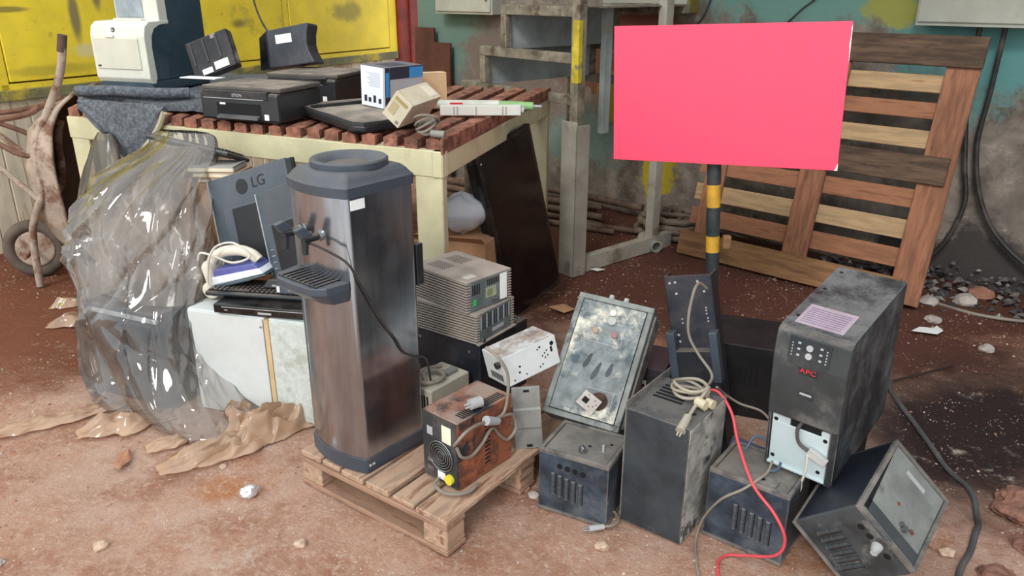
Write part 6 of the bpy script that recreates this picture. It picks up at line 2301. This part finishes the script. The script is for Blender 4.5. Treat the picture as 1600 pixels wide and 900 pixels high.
# circuit boards and clutter in the dark gap
t = thing('circuit_board', 'dark blue circuit board lying in the shaded gap beside the backup power unit', 'circuit board', (0.79, 2.27, 0.0), (38, 8, -30))
mb = MB()
mb.box(-0.08, 0.08, -0.14, 0.14, 0.10, 0.103)
mb.build('board', mat('navy_board', S(34, 42, 70), 0.5, var=0.2), t)
for k, (x, y) in enumerate(((-0.03, -0.06), (0.02, 0.0), (0.04, 0.06), (-0.05, 0.05), (0.05, -0.08))):
    mb = MB()
    mb.box(x - 0.016, x + 0.016, y - 0.01, y + 0.01, 0.103, 0.115)
    mb.build('component', (PALEGREY, BLACK, CHROME, BLACK, PALEGREY)[k], t, bevel=0.002)

# ------------------------------------------------------------------ foil ball, scraps, stones
mb = MB()
bm = bmesh.new()
bmesh.ops.create_icosphere(bm, subdivisions=3, radius=0.03)
for v in bm.verts:
    n_ = noise.noise(v.co * 60) * 0.5 + noise.noise(v.co * 140) * 0.35
    v.co *= 1 + n_ * 0.45
    v.co.z *= 0.75
me = bpy.data.meshes.new('foil_ball')
bm.to_mesh(me)
bm.free()
me.materials.append(mat('crumpled_foil', S(226, 226, 230), 0.25, 0.7, bump=0))
o = bpy.data.objects.new('foil_ball', me)
C.objects.link(o)
o.location = (-0.897, 2.238, 0.018)
tag(o, 'small crumpled silver foil ball on the ground left of the pallet', 'foil')


def stone_mesh(seed, r):
    bm = bmesh.new()
    bmesh.ops.create_icosphere(bm, subdivisions=2, radius=r)
    for v in bm.verts:
        v.co *= 1 + 0.45 * noise.noise(v.co / r * 1.1 + Vector((seed, seed * 2, 0))) + 0.15 * noise.noise(v.co / r * 3 + Vector((seed, 0, 4)))
        v.co.z *= 0.6
    me = bpy.data.meshes.new('stone')
    bm.to_mesh(me)
    bm.free()
    return me


CLOD = mat('earth_lump', S(140, 100, 84), 0.95, var=0.25, vs=8, col2=S(104, 70, 58), s2=7, lo=0.48, hi=0.65, bump=0.9, bs=30, bdist=0.01)
STN = [mat('pale_stone', S(188, 160, 138), 0.9, var=0.15, vs=40), mat('red_stone', S(160, 112, 92), 0.9, var=0.15), mat('grey_stone', S(176, 166, 158), 0.9, var=0.12)]
stones = [(0.075, 2.24, 0.02, 2, 'grey pebble beside the pallet right edge'), (0.05, 2.275, 0.016, 1, 'reddish pebble beside the grey one at the pallet edge'), (-0.66, 1.99, 0.02, 0, 'pale stone on the ground in front of the pallet'),
          (0.279, 1.985, 0.022, 0, 'flat pale stone in front of the mains plug'), (-2.15, 2.30, 0.03, 0, 'pale stone at the far left edge of the ground'), (-1.28, 1.98, 0.022, 0, 'pale stone left in the foreground'), (-1.05, 2.42, 0.014, 0, 'small pale stone under the plastic tail'),
          (-1.55, 1.9, 0.018, 2, 'small grey stone at the lower left'), (1.32, 1.93, 0.022, 0, 'pale stone beside the dark cable at the lower right'), (2.29, 3.98, 0.05, 2, 'grey rubble lump at the wall foot right of the pallet'), (2.5, 4.0, 0.06, 2, 'larger grey rubble lump at the wall foot on the right'),
          (2.62, 4.06, 0.07, 1, 'reddish brick fragment at the wall foot on the right'), (2.275, 3.39, 0.035, 2, 'flat grey stone on the dark floor on the right'), (2.2, 3.75, 0.04, 2, 'grey flat chip on the floor near the pallet foot')]
for k, (x, y, r, c_, lb) in enumerate(stones):
    me = stone_mesh(k + 1.7, r)
    me.materials.append(STN[c_])
    o = bpy.data.objects.new('stone', me)
    C.objects.link(o)
    o.location = (x, y, ground_z(x, y) + r * 0.3)
    o.rotation_euler = (0, 0, k * 1.3)
    tag(o, lb, 'stone', 'loose stones')


for k, (x, y, r, lb) in enumerate(((1.33, 2.02, 0.075, 'lump of broken red earth beside the tipped box'), (1.70, 2.12, 0.11, 'large lump of broken red earth at the right edge below the dark patch'), (1.62, 1.90, 0.09, 'lump of red earth right of the dark cable'), (1.80, 2.0, 0.12, 'big earth lump at the lower right corner'), (1.42, 1.83, 0.06, 'small earth lump beside the lower end of the dark cable'))):
    bm = bmesh.new()
    bmesh.ops.create_icosphere(bm, subdivisions=4, radius=r)
    for v in bm.verts:
        q = v.co / r
        v.co *= 1 + 0.35 * noise.noise(q * 1.3 + Vector((k * 3, 0, 0))) + 0.14 * noise.noise(q * 3.5 + Vector((k, 5, 0))) + 0.06 * noise.noise(q * 9)
        v.co.z *= 0.42
    me = bpy.data.meshes.new('earth_clod')
    bm.to_mesh(me)
    bm.free()
    me.materials.append(CLOD if k else GROUND)
    o = bpy.data.objects.new('earth_clod', me)
    C.objects.link(o)
    o.location = (x, y, ground_z(x, y) + r * 0.02)
    o.rotation_euler = (0, 0, k)
    tag(o, lb, 'earth', 'earth lumps at the lower right')


def scrap(name, label, x, y, pts, m, z=0.012, rot=0, cat='scrap', tilt=(6, 4)):
    mb = MB()
    mb.prism(pts, 0, 0.003, 'z')
    return tag(mb.build(name, m, loc=(x, y, z), rot=(tilt[0], tilt[1], rot)), label, cat)


scrap('paper_scrap', 'torn white paper scrap on the dark floor right of the power unit', 2.1, 3.59, [(-0.1, -0.02), (0.02, -0.04), (0.07, 0.0), (0.06, 0.05), (0.03, 0.02), (-0.04, 0.025)], WHITE, 0.015)
scrap('card_scrap', 'small pale card scrap on the floor beside the television', 0.27, 3.86, [(-0.07, 0.03), (0.0, -0.04), (0.07, 0.0), (0.02, 0.06)], CARD, 0.015, 10)
scrap('paper_scrap', 'white chip on the floor at the foot of the steel frame', 0.52, 4.5, [(-0.04, 0), (0.0, -0.02), (0.05, 0.01), (0.0, 0.02)], WHITE, 0.012)
scrap('paper_scrap', 'pale plastic chip on the floor near the television corner', 0.40, 3.98, [(-0.03, 0), (0.02, -0.012), (0.05, 0.014), (-0.01, 0.02)], WHITE, 0.012)
scrap('stick', 'thin dark stick on the floor right of the power unit', 1.83, 3.12, [(-0.2, -0.06), (0.2, 0.05), (0.2, 0.062), (-0.2, -0.05)], mat('dark_stick', S(50, 40, 36)), 0.01, 8, 'stick', (0, 0))

# rubble heap at the wall foot on the right and pebbles strewn on the ground: nobody could count them
def pebbles(name, label, spots, mats, cat):
    vs, fs, mi = [], [], []
    base = [Vector(p) for p in ((1, 0, 0), (-1, 0, 0), (0, 1, 0), (0, -1, 0), (0, 0, 1), (0, 0, -0.6))]
    bf = [(0, 2, 4), (2, 1, 4), (1, 3, 4), (3, 0, 4), (2, 0, 5), (1, 2, 5), (3, 1, 5), (0, 3, 5)]
    for x, y, z, r in spots:
        o_ = len(vs)
        q = Euler((rnd.uniform(-.5, .5), rnd.uniform(-.5, .5), rnd.uniform(0, 6.3))).to_matrix()
        sc = Vector((rnd.uniform(.7, 1.3), rnd.uniform(.7, 1.3), rnd.uniform(.5, .9))) * r
        for p in base:
            pp = q @ Vector((p.x * sc.x * rnd.uniform(.7, 1.2), p.y * sc.y * rnd.uniform(.7, 1.2), p.z * sc.z * rnd.uniform(.7, 1.2)))
            vs.append((x + pp.x, y + pp.y, z + pp.z + r * 0.2))
        k = rnd.choices(range(len(mats)), [4, 5, 2][:len(mats)])[0]
        for f in bf:
            fs.append(tuple(i + o_ for i in f))
            mi.append(k)
    me = bpy.data.meshes.new(name)
    me.from_pydata(vs, [], fs)
    for m in mats:
        me.materials.append(m)
    me.polygons.foreach_set('material_index', mi)
    o = bpy.data.objects.new(name, me)
    C.objects.link(o)
    tag(o, label, cat)
    o['kind'] = 'stuff'
    return o


sp = []
while len(sp) < 12000:
    x, y = rnd.uniform(-3.4, 2.6), rnd.uniform(1.45, 5.6)
    if noise.noise(Vector((x * 1.3, y * 1.3, 5))) < rnd.uniform(-0.5, 0.55):
        continue
    if y > 4.2 and x > -2.0 and x < 0.3:
        continue
    if (Vector((x, y, 0)) - WC).dot(WN) < 0.08 or (Vector((x, y, 0)) - G0).dot(Vector((GD.y, -GD.x, 0))) < 0.08:
        continue
    if ((x - 1.95) / 1.0) ** 2 + ((y - 2.85) / 0.6) ** 2 < 1 and rnd.random() < 0.85:
        continue
    r = 0.002 + 0.006 * rnd.random() ** 5
    sp.append((x, y, ground_z(x, y), r))
pebbles('gravel', 'fine pale gravel strewn over the red earth', sp, STN, 'gravel')
sp = []
for i in range(420):
    x = rnd.uniform(4.0, 5.6)
    out = abs(rnd.gauss(0, 0.2))
    p = wp(x, 0.03 + out, 0)
    r = rnd.uniform(0.006, 0.032)
    sp.append((p.x, p.y, max(0, 0.12 - out * 0.45) * rnd.random(), r))
pebbles('rubble', 'grey rubble and dirt heaped along the wall foot on the right', sp, [mat('dark_rubble', S(66, 62, 62), 0.9, var=0.2), mat('grey_rubble', S(96, 92, 90), 0.9, var=0.2), mat('pale_rubble', S(140, 136, 130), 0.9)], 'rubble')
